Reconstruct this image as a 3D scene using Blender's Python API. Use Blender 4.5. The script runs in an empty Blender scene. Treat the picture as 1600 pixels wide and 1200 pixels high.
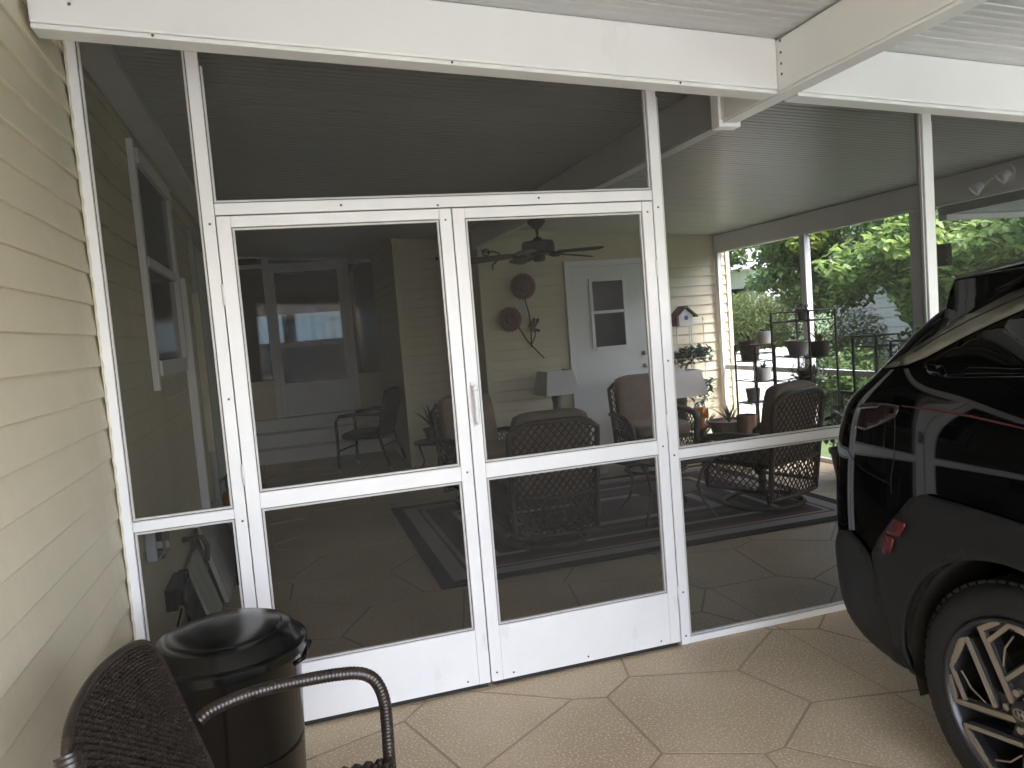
import bpy, bmesh, math, random
from mathutils import Vector, Matrix, noise
from mathutils.bvhtree import BVHTree
from mathutils.geometry import delaunay_2d_cdt
rnd = random.Random(7)
PI = math.pi
S = bpy.context.scene
C = S.collection

# ------------------------------------------------------------------ camera, sky, sun, exposure
cam_d = bpy.data.cameras.new('camera')
cam = bpy.data.objects.new('camera', cam_d); C.objects.link(cam); S.camera = cam
YAW, PITCH, ROLL = 0.281557621, -0.0752064658, -0.0803949462
fwd = Vector((math.sin(YAW)*math.cos(PITCH), math.cos(YAW)*math.cos(PITCH), math.sin(PITCH)))
rgt = Vector((math.cos(YAW), -math.sin(YAW), 0)); upv = rgt.cross(fwd)
R_ = math.cos(ROLL)*rgt + math.sin(ROLL)*upv; U_ = -math.sin(ROLL)*rgt + math.cos(ROLL)*upv
m = Matrix((R_, U_, -fwd)).transposed().to_4x4(); m.translation = Vector((1.00437, -3.148527, 1.543967))
cam.matrix_world = m
cam_d.sensor_width = 36; cam_d.lens = 1200.3/1600*36; cam_d.clip_start = .05; cam_d.clip_end = 500

SUN_EL, SUN_AZ = 58, 150      # degrees; azimuth clockwise from +Y
W = bpy.data.worlds.new('World'); S.world = W; W.use_nodes = True
wn = W.node_tree; bg = wn.nodes['Background']
sky = wn.nodes.new('ShaderNodeTexSky'); sky.sky_type = 'NISHITA'; sky.sun_disc = False
sky.sun_elevation = math.radians(SUN_EL); sky.sun_rotation = math.radians(SUN_AZ)
sky.air_density = 1.0; sky.dust_density = 4.0; sky.ozone_density = 1.0
hs = wn.nodes.new('ShaderNodeHueSaturation'); hs.inputs['Saturation'].default_value = .95   # overcast: greyer sky
wn.links.new(sky.outputs[0], hs.inputs['Color']); wn.links.new(hs.outputs[0], bg.inputs[0])
bg.inputs[1].default_value = .15
sd = bpy.data.lights.new('sun', 'SUN'); sun = bpy.data.objects.new('sun', sd); C.objects.link(sun)
sd.energy = 1.3; sd.angle = math.radians(14); sd.color = (.97, .985, 1)
sdir = Vector((math.sin(math.radians(SUN_AZ))*math.cos(math.radians(SUN_EL)), math.cos(math.radians(SUN_AZ))*math.cos(math.radians(SUN_EL)), math.sin(math.radians(SUN_EL))))
sun.rotation_euler = sdir.to_track_quat('Z', 'Y').to_euler()
S.view_settings.view_transform = 'Standard'; S.view_settings.look = 'None'
S.view_settings.exposure = 4.0; S.view_settings.gamma = 1; S.view_settings.use_curve_mapping = False
S.render.engine = 'CYCLES'
cy = S.cycles
cy.max_bounces = 12; cy.diffuse_bounces = 8; cy.glossy_bounces = 4; cy.transmission_bounces = 4; cy.transparent_max_bounces = 14
cy.use_denoising = True; cy.sample_clamp_indirect = 10; cy.caustics_reflective = False; cy.caustics_refractive = False

# ------------------------------------------------------------------ materials
def lin(c): return tuple(((x/255)/12.92 if x/255 <= .04045 else ((x/255+.055)/1.055)**2.4) for x in c)
MATS = {}
def mat(name, col, rough=.5, metal=0, var=.08, vscale=3, bump=0, bscale=60, col2=None, spec=.5, coat=0, trans=0, bdist=.002):
    if name in MATS: return MATS[name]
    M_ = bpy.data.materials.new(name); M_.use_nodes = True; MATS[name] = M_
    n = M_.node_tree; p = n.nodes['Principled BSDF']
    p.inputs['Roughness'].default_value = rough; p.inputs['Metallic'].default_value = metal
    p.inputs['Specular IOR Level'].default_value = spec; p.inputs['Coat Weight'].default_value = coat
    p.inputs['Coat Roughness'].default_value = .02
    tc = n.nodes.new('ShaderNodeTexCoord')
    nz = n.nodes.new('ShaderNodeTexNoise'); nz.inputs['Scale'].default_value = vscale; nz.inputs['Detail'].default_value = 6; nz.inputs['Roughness'].default_value = .65
    n.links.new(tc.outputs['Object'], nz.inputs['Vector'])
    rp = n.nodes.new('ShaderNodeValToRGB'); rp.color_ramp.elements[0].position = .3; rp.color_ramp.elements[1].position = .7
    c2 = col2 if col2 else tuple(x*(1-var*2) for x in col)
    rp.color_ramp.elements[0].color = (*c2, 1); rp.color_ramp.elements[1].color = (*col, 1)
    n.links.new(nz.outputs['Fac'], rp.inputs[0]); n.links.new(rp.outputs[0], p.inputs['Base Color'])
    if bump:
        nb = n.nodes.new('ShaderNodeTexNoise'); nb.inputs['Scale'].default_value = bscale; nb.inputs['Detail'].default_value = 4
        n.links.new(tc.outputs['Object'], nb.inputs['Vector'])
        b = n.nodes.new('ShaderNodeBump'); b.inputs['Strength'].default_value = bump; b.inputs['Distance'].default_value = bdist
        n.links.new(nb.outputs['Fac'], b.inputs['Height']); n.links.new(b.outputs[0], p.inputs['Normal'])
    return M_

def wear(M_, sc=7, lo=.62, dirt=(.50,.47,.42), k=.5):
    n = M_.node_tree; p = n.nodes['Principled BSDF']; L = n.links.new; src = p.inputs['Base Color'].links[0].from_socket
    tc = n.nodes.new('ShaderNodeTexCoord'); mp = n.nodes.new('ShaderNodeMapping'); mp.inputs['Scale'].default_value = (1, 1, .35); L(tc.outputs['Object'], mp.inputs[0])
    nz = n.nodes.new('ShaderNodeTexNoise'); nz.inputs['Scale'].default_value = sc; nz.inputs['Detail'].default_value = 9; nz.inputs['Roughness'].default_value = .72; L(mp.outputs[0], nz.inputs['Vector'])
    rp = n.nodes.new('ShaderNodeValToRGB'); rp.color_ramp.elements[0].position = lo; rp.color_ramp.elements[1].position = lo+.16; rp.color_ramp.elements[0].color = (0,0,0,1); rp.color_ramp.elements[1].color = (k,k,k,1)
    L(nz.outputs['Fac'], rp.inputs[0]); mx = n.nodes.new('ShaderNodeMix'); mx.data_type = 'RGBA'; L(rp.outputs[0], mx.inputs['Factor']); L(src, mx.inputs['A']); mx.inputs['B'].default_value = (*dirt, 1); L(mx.outputs['Result'], p.inputs['Base Color'])
    return M_
white = wear(mat('white_aluminium', (.80, .80, .82), .38, var=.03, vscale=5, bump=.08, bscale=9))
beamw = wear(mat('white_beam', (.78, .785, .79), .42, var=.03, vscale=2, bump=.05, bscale=6), 2.5, .60, (.55,.54,.5), .4)
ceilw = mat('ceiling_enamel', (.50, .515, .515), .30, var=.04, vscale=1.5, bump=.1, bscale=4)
doorw = mat('door_paint', (.74, .77, .77), .45, var=.03)
siding0 = mat('cream_siding', (.63, .575, .44), .5, var=.06, vscale=2.2, bump=.35, bscale=30)
siding = wear(siding0, 1.6, .56, (.40,.36,.27), .35)
caulk = mat('caulk', (.66, .62, .5), .7, var=.1)
seam = mat('dark_gap', (.02, .02, .018), .8)
car_gap = mat('car_gap', (.0008, .0008, .0008), .9)
lid_m = mat('dusty_black_lid', (.0045, .0045, .0048), .2, var=.3, vscale=9, bump=.05, bscale=30, bdist=.0006, spec=.4)
spline = mat('screen_spline', (.10, .10, .10), .6)
bead = mat('frame_bead', (.55, .54, .53), .4)
screwm = mat('screw_steel', (.14, .12, .10), .5, metal=.6)
black_pl = mat('black_plastic', (.0025, .0025, .0028), .2, var=.2, vscale=6, bump=.12, bscale=220, bdist=.0005, spec=.3)
wick_dk = mat('dark_brown_wicker', (.030, .021, .017), .33, var=.3, vscale=40)
wick = mat('brown_wicker', (.055, .040, .032), .5, var=.25, vscale=30)
cush = mat('taupe_fabric', (.25, .185, .15), .9, var=.12, vscale=8, bump=.3, bscale=300)
iron = mat('black_iron', (.008, .0075, .007), .5, var=.2)
fanm = mat('fan_black', (.007, .0065, .006), .42, var=.2)
whitepot = mat('white_ceramic', (.75, .74, .74), .35)
terra = mat('brown_clay', (.16, .10, .075), .75, var=.2, vscale=12)
greypot = mat('grey_clay', (.32, .30, .29), .7, var=.15)
shade_m = mat('lamp_shade_fabric', (.66, .64, .65), .85, var=.04)
shade_dk = mat('lamp_shade_edge', (.26, .25, .21), .85)
lampb = mat('lamp_column', (.20, .165, .145), .6, var=.2, vscale=15)
orange = mat('amber_glass', (.62, .19, .03), .25, var=.3, vscale=20)
redmetal = mat('painted_red_metal', (.15, .045, .045), .5, var=.3, vscale=25)
bronzestem = mat('brown_stem', (.10, .06, .045), .5)
conc = mat('house_foundation', (.50, .48, .43), .8, var=.15, vscale=5, bump=.3)
greyvinyl = mat('grey_vinyl', (.42, .44, .46), .45, var=.05)
steel = mat('brushed_steel', (.55, .54, .5), .28, metal=1)
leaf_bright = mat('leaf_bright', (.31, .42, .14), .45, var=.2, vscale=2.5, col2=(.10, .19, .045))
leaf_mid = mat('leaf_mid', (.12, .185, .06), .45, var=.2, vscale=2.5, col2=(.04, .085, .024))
leaf_yel = mat('leaf_yellow', (.36, .44, .10), .45, var=.2, vscale=3)
leaf_olive = mat('leaf_olive', (.13, .18, .055), .6, var=.2, vscale=2, col2=(.06, .10, .03))
leaf_dark = mat('leaf_dark', (.03, .07, .022), .4, var=.3, vscale=9)
leaf_blue = mat('leaf_bluegreen', (.085, .17, .13), .5, var=.3, vscale=9)
leaf_dry = mat('leaf_dry', (.17, .13, .06), .6, var=.3, vscale=9)
bark = mat('bark', (.12, .095, .07), .9, var=.3, vscale=10, bump=.6, bscale=25)
grass_m = mat('lawn', (.085, .12, .05), .9, var=.3, vscale=1.2, bump=.6, bscale=60, col2=(.05, .10, .022))
neigh = mat('neighbour_siding', (.36, .335, .29), .6, var=.1, vscale=1)
neighw = mat('neighbour_white', (.78, .78, .80), .6)
roofm = mat('roof_top', (.5, .5, .5), .6)
fence_m = mat('white_vinyl', (.80, .80, .84), .4, var=.02)
rubber = mat('tyre_rubber', (.0068, .0066, .0066), .7, var=.15, vscale=20, bump=.2, bscale=120)
clad = mat('grey_black_cladding', (.0062, .0062, .0062), .55, var=.1, vscale=20, bump=.3, bscale=400, bdist=.0006, spec=.4)
paint = mat('black_car_paint', (.0012, .0012, .0014), .03, var=0, coat=0, spec=.42)
pane_dk = mat('window_glass', (.006,.006,.007), .12, var=0, spec=.25)
glass_dk = mat('dark_glass', (.001, .001, .001), .01, var=0, spec=.45)
satin = mat('satin_trim', (.12, .11, .09), .28, metal=.2, var=.05)
alloy = mat('machined_alloy', (.36, .32, .26), .42, metal=.7, var=.06)
alloy_dk = mat('dark_alloy', (.035, .034, .038), .3, metal=.4, var=.1)
redlens = mat('red_lens', (.06, .0018, .002), .3, coat=.1, var=.1, vscale=60)
redlens_dk = mat('dark_red_lens', (.010, .0015, .002), .12, coat=1)
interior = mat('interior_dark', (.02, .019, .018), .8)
frame_grey = mat('painted_frame', (.72, .75, .80), .45, var=.04)
curtain = mat('curtain', (.62, .66, .74), .8)
brick_m = mat('garden_stone', (.35, .33, .3), .8, var=.2)

def leafify(M_, k=.4):
    n = M_.node_tree; p = n.nodes['Principled BSDF']; out = n.nodes['Material Output']; t = n.nodes.new('ShaderNodeBsdfTranslucent'); ms = n.nodes.new('ShaderNodeMixShader'); ms.inputs[0].default_value = k
    src = p.inputs['Base Color'].links[0].from_socket; g_ = n.nodes.new('ShaderNodeHueSaturation'); g_.inputs['Value'].default_value = 1.5; g_.inputs['Hue'].default_value = .485
    n.links.new(src, g_.inputs['Color']); n.links.new(g_.outputs[0], t.inputs[0]); n.links.new(p.outputs[0], ms.inputs[1]); n.links.new(t.outputs[0], ms.inputs[2]); n.links.new(ms.outputs[0], out.inputs[0])
for q in (leaf_bright, leaf_mid, leaf_yel, leaf_olive): leafify(q)
def concrete_mat(name, a, b, fleck):
    M_ = bpy.data.materials.new(name); M_.use_nodes = True; n = M_.node_tree; p = n.nodes['Principled BSDF']
    tc = n.nodes.new('ShaderNodeTexCoord'); L = n.links.new
    big = n.nodes.new('ShaderNodeTexNoise'); big.inputs['Scale'].default_value = 1.7; big.inputs['Detail'].default_value = 5
    fine = n.nodes.new('ShaderNodeTexVoronoi'); fine.inputs['Scale'].default_value = 150
    fn = n.nodes.new('ShaderNodeTexNoise'); fn.inputs['Scale'].default_value = 105; fn.inputs['Detail'].default_value = 3
    for q in (big, fine, fn): L(tc.outputs['Object'], q.inputs['Vector'])
    r1 = n.nodes.new('ShaderNodeValToRGB'); r1.color_ramp.elements[0].color = (*a, 1); r1.color_ramp.elements[1].color = (*b, 1)
    r1.color_ramp.elements[0].position = .35; r1.color_ramp.elements[1].position = .68
    L(big.outputs['Fac'], r1.inputs[0])
    r2 = n.nodes.new('ShaderNodeValToRGB'); r2.color_ramp.elements[0].position = .52; r2.color_ramp.elements[1].position = .66
    r2.color_ramp.elements[0].color = (0, 0, 0, 1); r2.color_ramp.elements[1].color = (1, 1, 1, 1)
    L(fn.outputs['Fac'], r2.inputs[0])
    mx = n.nodes.new('ShaderNodeMix'); mx.data_type = 'RGBA'; L(r2.outputs[0], mx.inputs['Factor']); L(r1.outputs[0], mx.inputs['A']); mx.inputs['B'].default_value = (*fleck, 1)
    L(mx.outputs['Result'], p.inputs['Base Color']); p.inputs['Roughness'].default_value = .5
    b = n.nodes.new('ShaderNodeBump'); b.inputs['Strength'].default_value = .7; b.inputs['Distance'].default_value = .006
    L(fn.outputs['Fac'], b.inputs['Height']); L(b.outputs[0], p.inputs['Normal'])
    return M_
floor_m = concrete_mat('textured_deck', (.42, .318, .208), (.54, .425, .288), (.72, .60, .44))
drive_m = mat('pale_concrete', (.185,.19,.20), .8, var=.1, vscale=1.2, bump=.3)
floor_bounce = concrete_mat('neutral_bounce_deck', (.34, .32, .29), (.40, .38, .35), (.5, .48, .44))  # greyed copy of the deck, added so the unseen slab bounces neutral light
groove_m = mat('deck_groove', (.38, .29, .205), .8)

def screen_mat(lo, hi):
    M_ = bpy.data.materials.new('insect_screen'); M_.use_nodes = True; n = M_.node_tree; L = n.links.new
    for q in list(n.nodes): n.nodes.remove(q)
    o = n.nodes.new('ShaderNodeOutputMaterial'); mix = n.nodes.new('ShaderNodeMixShader'); t = n.nodes.new('ShaderNodeBsdfTransparent')
    d = n.nodes.new('ShaderNodeBsdfDiffuse')
    tc = n.nodes.new('ShaderNodeTexCoord'); lint = n.nodes.new('ShaderNodeTexVoronoi'); lint.inputs['Scale'].default_value = 16; L(tc.outputs['Object'], lint.inputs['Vector'])
    lr = n.nodes.new('ShaderNodeValToRGB'); lr.color_ramp.elements[0].position = .035; lr.color_ramp.elements[0].color = (.35,.33,.3,1); lr.color_ramp.elements[1].position = .045; lr.color_ramp.elements[1].color = (.046,.043,.040,1)
    L(lint.outputs['Distance'], lr.inputs[0]); L(lr.outputs[0], d.inputs[0])
    lw = n.nodes.new('ShaderNodeLayerWeight'); lw.inputs[0].default_value = .35
    mr = n.nodes.new('ShaderNodeMapRange'); mr.inputs['To Min'].default_value = lo; mr.inputs['To Max'].default_value = hi
    dn = n.nodes.new('ShaderNodeTexNoise'); dn.inputs['Scale'].default_value = 2.2; dn.inputs['Detail'].default_value = 5; L(tc.outputs['Object'], dn.inputs['Vector'])
    da = n.nodes.new('ShaderNodeMath'); da.operation = 'MULTIPLY_ADD'; da.inputs[1].default_value = .10; da.inputs[2].default_value = -.05; L(dn.outputs['Fac'], da.inputs[0])
    ad = n.nodes.new('ShaderNodeMath'); ad.operation = 'ADD'; L(mr.outputs[0], ad.inputs[0]); L(da.outputs[0], ad.inputs[1])
    L(lw.outputs['Facing'], mr.inputs['Value']); L(ad.outputs[0], mix.inputs[0])
    L(t.outputs[0], mix.inputs[1]); L(d.outputs[0], mix.inputs[2]); L(mix.outputs[0], o.inputs[0])
    return M_
screen_m = screen_mat(.47, .80); screen_o = screen_mat(.24, .5)

def glass_mat():
    M_ = bpy.data.materials.new('clear_glass'); M_.use_nodes = True; n = M_.node_tree; L = n.links.new
    for q in list(n.nodes): n.nodes.remove(q)
    o = n.nodes.new('ShaderNodeOutputMaterial'); mix = n.nodes.new('ShaderNodeMixShader'); t = n.nodes.new('ShaderNodeBsdfTransparent')
    g = n.nodes.new('ShaderNodeBsdfGlossy'); g.inputs['Roughness'].default_value = .03
    fr = n.nodes.new('ShaderNodeFresnel'); fr.inputs[0].default_value = 1.5
    L(fr.outputs[0], mix.inputs[0]); L(t.outputs[0], mix.inputs[1]); L(g.outputs[0], mix.inputs[2]); L(mix.outputs[0], o.inputs[0])
    return M_
glass = glass_mat()

def rug_mat():
    M_ = bpy.data.materials.new('striped_rug'); M_.use_nodes = True; n = M_.node_tree; L = n.links.new; p = n.nodes['Principled BSDF']
    p.inputs['Roughness'].default_value = .95
    at = n.nodes.new('ShaderNodeAttribute'); at.attribute_name = 'border'
    r = n.nodes.new('ShaderNodeValToRGB'); r.color_ramp.interpolation = 'CONSTANT'
    st = [(0, (.012, .011, .012)), (.09, (.30, .26, .25)), (.20, (.085, .032, .03)), (.225, (.28, .24, .22)), (.26, (.09, .035, .03)), (.33, (.022, .018, .018)), (.45, (.31, .27, .26)), (.50, (.03, .024, .022)), (.62, (.10, .055, .045)), (.7, (.02, .018, .018)), (.78, (.28, .24, .22)), (.86, (.06, .028, .024))]
    while len(r.color_ramp.elements) < len(st): r.color_ramp.elements.new(.5)
    for e, (q, c) in zip(r.color_ramp.elements, st): e.position = q; e.color = (*c, 1)
    L(at.outputs['Fac'], r.inputs[0])
    tc = n.nodes.new('ShaderNodeTexCoord'); nz = n.nodes.new('ShaderNodeTexNoise'); nz.inputs['Scale'].default_value = 160
    L(tc.outputs['Object'], nz.inputs['Vector'])
    mx = n.nodes.new('ShaderNodeMix'); mx.data_type = 'RGBA'; mx.blend_type = 'MULTIPLY'; mx.inputs['Factor'].default_value = .6
    L(r.outputs[0], mx.inputs['A']); L(nz.outputs['Fac'], mx.inputs['B'])
    gm = n.nodes.new('ShaderNodeMix'); gm.data_type = 'RGBA'; gm.blend_type = 'MULTIPLY'; gm.inputs['Factor'].default_value = 1; gm.inputs['B'].default_value = (1.6, 1.6, 1.6, 1)
    L(mx.outputs['Result'], gm.inputs['A']); L(gm.outputs['Result'], p.inputs['Base Color'])
    return M_

# ------------------------------------------------------------------ mesh helpers
class MB:
    def __init__(s): s.v = []; s.f = []
    def add(s, v, f):
        b = len(s.v); s.v += [tuple(q) for q in v]; s.f += [tuple(i+b for i in q) for q in f]; return s
    def box(s, x0, x1, y0, y1, z0, z1):
        return s.add([(x0,y0,z0),(x1,y0,z0),(x1,y1,z0),(x0,y1,z0),(x0,y0,z1),(x1,y0,z1),(x1,y1,z1),(x0,y1,z1)],
                     [(3,2,1,0),(4,5,6,7),(0,1,5,4),(1,2,6,5),(2,3,7,6),(3,0,4,7)])
    def prism(s, a, b):      # two matching rings
        n = len(a); f = [(i, (i+1) % n, n+(i+1) % n, n+i) for i in range(n)]
        return s.add(list(a)+list(b), f+[tuple(range(n-1, -1, -1)), tuple(range(n, 2*n))])
    def tube(s, pts, r, n=8, close=False, flat=1, cap=True):
        pts = [Vector(p) for p in pts]; m_ = len(pts); rs = r if isinstance(r, (list, tuple)) else [r]*m_
        vs = []; up = None
        for i, p in enumerate(pts):
            if close: t = pts[(i+1) % m_]-pts[i-1]
            else: t = pts[min(i+1, m_-1)]-pts[max(i-1, 0)]
            t.normalize()
            if up is None: up = Vector((0,0,1)) if abs(t.z) < .9 else Vector((1,0,0))
            a = t.cross(up)
            if a.length < 1e-5: a = t.orthogonal()
            a.normalize(); b = a.cross(t).normalized(); up = b
            for k in range(n):
                an = 2*PI*k/n; vs.append(p + a*math.cos(an)*rs[i] + b*math.sin(an)*rs[i]*flat)
        f = []
        for i in range(m_ if close else m_-1):
            for k in range(n):
                j = (i+1) % m_; f.append((i*n+k, i*n+(k+1) % n, j*n+(k+1) % n, j*n+k))
        if not close and cap: f += [tuple(range(n-1,-1,-1)), tuple(range((m_-1)*n, m_*n))]
        return s.add(vs, f)
    def lathe(s, prof, c=(0,0,0), n=24, cap=True, sx=1, sy=1, rot=0):
        vs = []; k = len(prof)
        for i in range(n):
            a = 2*PI*i/n+rot
            for r, z in prof: vs.append((c[0]+r*sx*math.cos(a), c[1]+r*sy*math.sin(a), c[2]+z))
        f = [(i*k+j, ((i+1) % n)*k+j, ((i+1) % n)*k+j+1, i*k+j+1) for i in range(n) for j in range(k-1)]
        if cap: f += [tuple(i*k for i in range(n-1,-1,-1)), tuple(i*k+k-1 for i in range(n))]
        return s.add(vs, f)
    def grid(s, fn, nu, nv):
        vs = [fn(i/nu, j/nv) for j in range(nv+1) for i in range(nu+1)]
        return s.add(vs, [(j*(nu+1)+i, j*(nu+1)+i+1, (j+1)*(nu+1)+i+1, (j+1)*(nu+1)+i) for j in range(nv) for i in range(nu)])
    def build(s, name, m_, parent=None, world=False, smooth=False, bevel=0, sub=0, solid=0):
        off = Vector(parent.location) if (world and parent) else Vector()
        me = bpy.data.meshes.new(name); me.from_pydata([tuple(Vector(v)-off) for v in s.v], [], s.f); me.update()
        me.materials.append(m_)
        return link(name, me, parent, smooth, bevel, sub, solid)
def link(name, me, parent=None, smooth=False, bevel=0, sub=0, solid=0):
    o = bpy.data.objects.new(name, me); C.objects.link(o); o.parent = parent
    if smooth: me.polygons.foreach_set('use_smooth', [True]*len(me.polygons))
    if solid:
        q = o.modifiers.new('solid', 'SOLIDIFY'); q.thickness = solid; q.offset = 0
    if bevel:
        q = o.modifiers.new('bevel', 'BEVEL'); q.width = bevel; q.segments = 2; q.limit_method = 'ANGLE'
    if sub:
        q = o.modifiers.new('sub', 'SUBSURF'); q.levels = sub; q.render_levels = sub
    return o
def box(name, m_, b, parent=None, world=True, bevel=.002): return MB().box(*b).build(name, m_, parent, world, bevel=bevel)
def thing(name, label, cat, loc=(0,0,0), rotz=0, group=None):
    o = bpy.data.objects.new(name, None); C.objects.link(o); o.location = loc; o.rotation_euler = (0,0,rotz); o.empty_display_size = .1
    o['label'] = label; o['category'] = cat
    if group: o['group'] = group
    return o
def tag(o, label, cat, group=None):
    o['label'] = label; o['category'] = cat
    if group: o['group'] = group
    return o
def struct(o): o['kind'] = 'structure'; return o
def inst(src, parent, loc):
    o = src.copy(); C.objects.link(o); o.parent = parent; o.location = loc; return o
def copy_tree(root, loc, rotz, label, group=None):
    r = root.copy(); C.objects.link(r); r.location = loc; r.rotation_euler = (0,0,rotz); r['label'] = label
    if group: r['group'] = group
    def rec(a, b):
        for ch in list(a.children):
            c_ = ch.copy(); C.objects.link(c_); c_.parent = b; rec(ch, c_)
    rec(root, r); return r
def arc(c, r, a0, a1, n, ax='xy'):
    o = []
    for i in range(n+1):
        a = math.radians(a0+(a1-a0)*i/n); u, v = r*math.cos(a), r*math.sin(a)
        o.append((c[0]+u, c[1]+v, c[2]) if ax == 'xy' else (c[0]+u, c[1], c[2]+v) if ax == 'xz' else (c[0], c[1]+u, c[2]+v))
    return o
def cz(x): return 2.80-.0685*x          # ceiling height over X

# ------------------------------------------------------------------ ground and floor
g = MB(); g.add([(-150,-150,-.14),(150,-150,-.14),(150,150,-.14),(-150,150,-.14)], [(0,1,2,3)]); struct(g.build('lawn', grass_m))
base = struct(MB().box(.2, 6.0, -9, 8.2, -.3, -.0022).build('patio_floor', groove_m))
drive = struct(MB().box(-2.5, 12.0, -34, -9.01, -.3, -.02).build('driveway', drive_m))
struct(MB().box(-150, 150, -40.5, -34.01, -.3, -.08).build('street', drive_m))
struct(MB().box(6.01, 8.6, -9, 1.6, -.3, -.03).build('side_slab', drive_m))
seeds = [(2.529,-.555),(1.731,-.578),(2.703,-.031),(3.003,-.422),(2.874,-.994),(2.236,-1.194),(1.603,-.397),(1.978,.15),(2.585,-1.244),
         (1.23,-.52),(1.02,.12),(3.33,.28),(1.22,-1.0),(1.75,-1.12)]
R0 = random.Random(11)
tries = 0
while tries < 9000 and len(seeds) < 320:
    tries += 1
    p = (R0.uniform(.3, 6.0), R0.uniform(-3.2, 7.3))
    if p[1] > 4.9 and p[0] > 3.0: continue
    if min((p[0]-q[0])**2+(p[1]-q[1])**2 for q in seeds) > .52**2: seeds.append(p)
far_seeds = []
tries = 0
while tries < 2500:
    tries += 1
    p = (R0.uniform(.3, 6.0), R0.uniform(-9.2, -3.3))
    if min([(p[0]-q[0])**2+(p[1]-q[1])**2 for q in seeds+far_seeds]) > .55**2: far_seeds.append(p)
allS = seeds+far_seeds
def clip(poly, n, d):      # keep n.p<=d
    out = []
    for i in range(len(poly)):
        a, b = poly[i-1], poly[i]; da, db = n[0]*a[0]+n[1]*a[1]-d, n[0]*b[0]+n[1]*b[1]-d
        if (da <= 0) != (db <= 0):
            t = da/(da-db); out.append((a[0]+(b[0]-a[0])*t, a[1]+(b[1]-a[1])*t))
        if db <= 0: out.append(b)
    return out
def cell(sd_, rect, gap):
    poly = [(rect[0],rect[2]),(rect[1],rect[2]),(rect[1],rect[3]),(rect[0],rect[3])]
    for q in allS:
        dx, dy = q[0]-sd_[0], q[1]-sd_[1]; L2 = math.hypot(dx, dy)
        if L2 < 1e-6 or L2 > 2.2: continue
        n = (dx/L2, dy/L2); d = n[0]*(sd_[0]+q[0])/2+n[1]*(sd_[1]+q[1])/2-gap
        poly = clip(poly, n, d)
        if len(poly) < 3: return None
    return poly
def slab(mb, poly):
    mb.prism([(x, y, -.02) for x, y in poly], [(x, y, 0) for x, y in poly])
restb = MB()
JX = 3.14
for rect in ((.2, JX-.002, -9, 8.2), (JX+.002, 6.0, -9, 8.2)):
    for i, sd_ in enumerate(allS):
        if abs(sd_[0]-(rect[0]+rect[1])/2) > (rect[1]-rect[0])/2+.5: continue
        p = cell(sd_, rect, .0055)
        if not p or len(p) < 3: continue
        ar = abs(sum(p[k-1][0]*p[k][1]-p[k][0]*p[k-1][1] for k in range(len(p))))/2
        if ar < .0008: continue
        if i < len(seeds) and ar > .02 and sd_[1] > -2.4:
            mb = MB(); slab(mb, p); po = mb.build('floor_panel', floor_m, base); po.data.materials.append(groove_m)
            for f_ in po.data.polygons:
                if abs(f_.normal.z) < .5: f_.material_index = 1
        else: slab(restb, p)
ro = restb.build('floor_panels', floor_bounce, base); ro['kind'] = 'stuff'; ro.data.materials.append(groove_m)
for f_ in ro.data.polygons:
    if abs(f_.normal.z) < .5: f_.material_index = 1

# ------------------------------------------------------------------ house walls with lap siding
def siding_mesh(L, axis, h=.114):      # one course: local x or y length, proud side +normal; axis 'x': runs along +X facing -Y ; 'y': runs along +Y facing +X
    prof = [(0, .0), (.0145, .0), (.0165, .004), (.0025, h), (0, h)]
    mb = MB()
    if axis == 'y': a = [(d, 0, z) for d, z in prof]; b = [(d, L, z) for d, z in prof]
    elif axis == 'x': a = [(0, -d, z) for d, z in prof]; b = [(L, -d, z) for d, z in prof]
    else: a = [(-d, 0, z) for d, z in prof]; b = [(-d, L, z) for d, z in prof]      # 'w' faces -X
    mb.prism(a, b)
    me = bpy.data.meshes.new('siding_board'); me.from_pydata(mb.v, [], mb.f); me.update(); me.materials.append(siding)
    return me
def courses(parent, origin, L, axis, z0, z1, h=.114):
    me = siding_mesh(L, axis, h); z = z0
    while z < z1:
        o = link('siding_board', me, parent); o.location = (origin[0]-parent.location.x, origin[1]-parent.location.y, z-parent.location.z); z += h
lw = thing('house_wall', 'long cream house wall with lap siding running down the left side past the screens', 'house wall', (.33, 1, 0))
box('wall_core', siding, (-3.0, .330, -6, 7.9, .2, 3.3), lw, bevel=0)
box('foundation', conc, (-2.95, .325, -5.98, 7.88, -.14, .2), lw, bevel=0)
courses(lw, (.331, -6, 0), 13.88, 'y', .149, 2.83)
# far part of the house with the white door
fw = thing('house_wall', 'cream lap siding wall at the far end of the porch holding the white door', 'house wall', (4.5, 4.8, 0))
box('wall_core', siding, (3.05, 6.03, 4.815, 12, .04, 2.9), fw, bevel=0)
courses(fw, (3.09, 4.814, 0), 2.908, 'x', .08, 2.58, .1095)
box('corner_trim', siding, (3.03, 3.09, 4.785, 4.84, 0, 2.6), fw)
box('corner_trim', siding, (6.0, 6.05, 4.785, 4.86, 0, 2.5), fw)
bw = thing('house_wall', 'shaded beige wall jutting out between the rear steps and the door wall', 'house wall', (2.7, 5.7, 0))
box('wall_core', siding, (2.29, 3.04, 5.715, 12, 0, 2.9), bw, bevel=0)
courses(bw, (2.33, 5.714, 0), .70, 'x', .08, 2.66, .1095)
courses(bw, (2.289, 5.75, 0), 2.14, 'w', .08, 2.66, .1095)
box('corner_trim', siding, (2.27, 2.33, 5.685, 5.75, 0, 2.72), bw)

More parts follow.
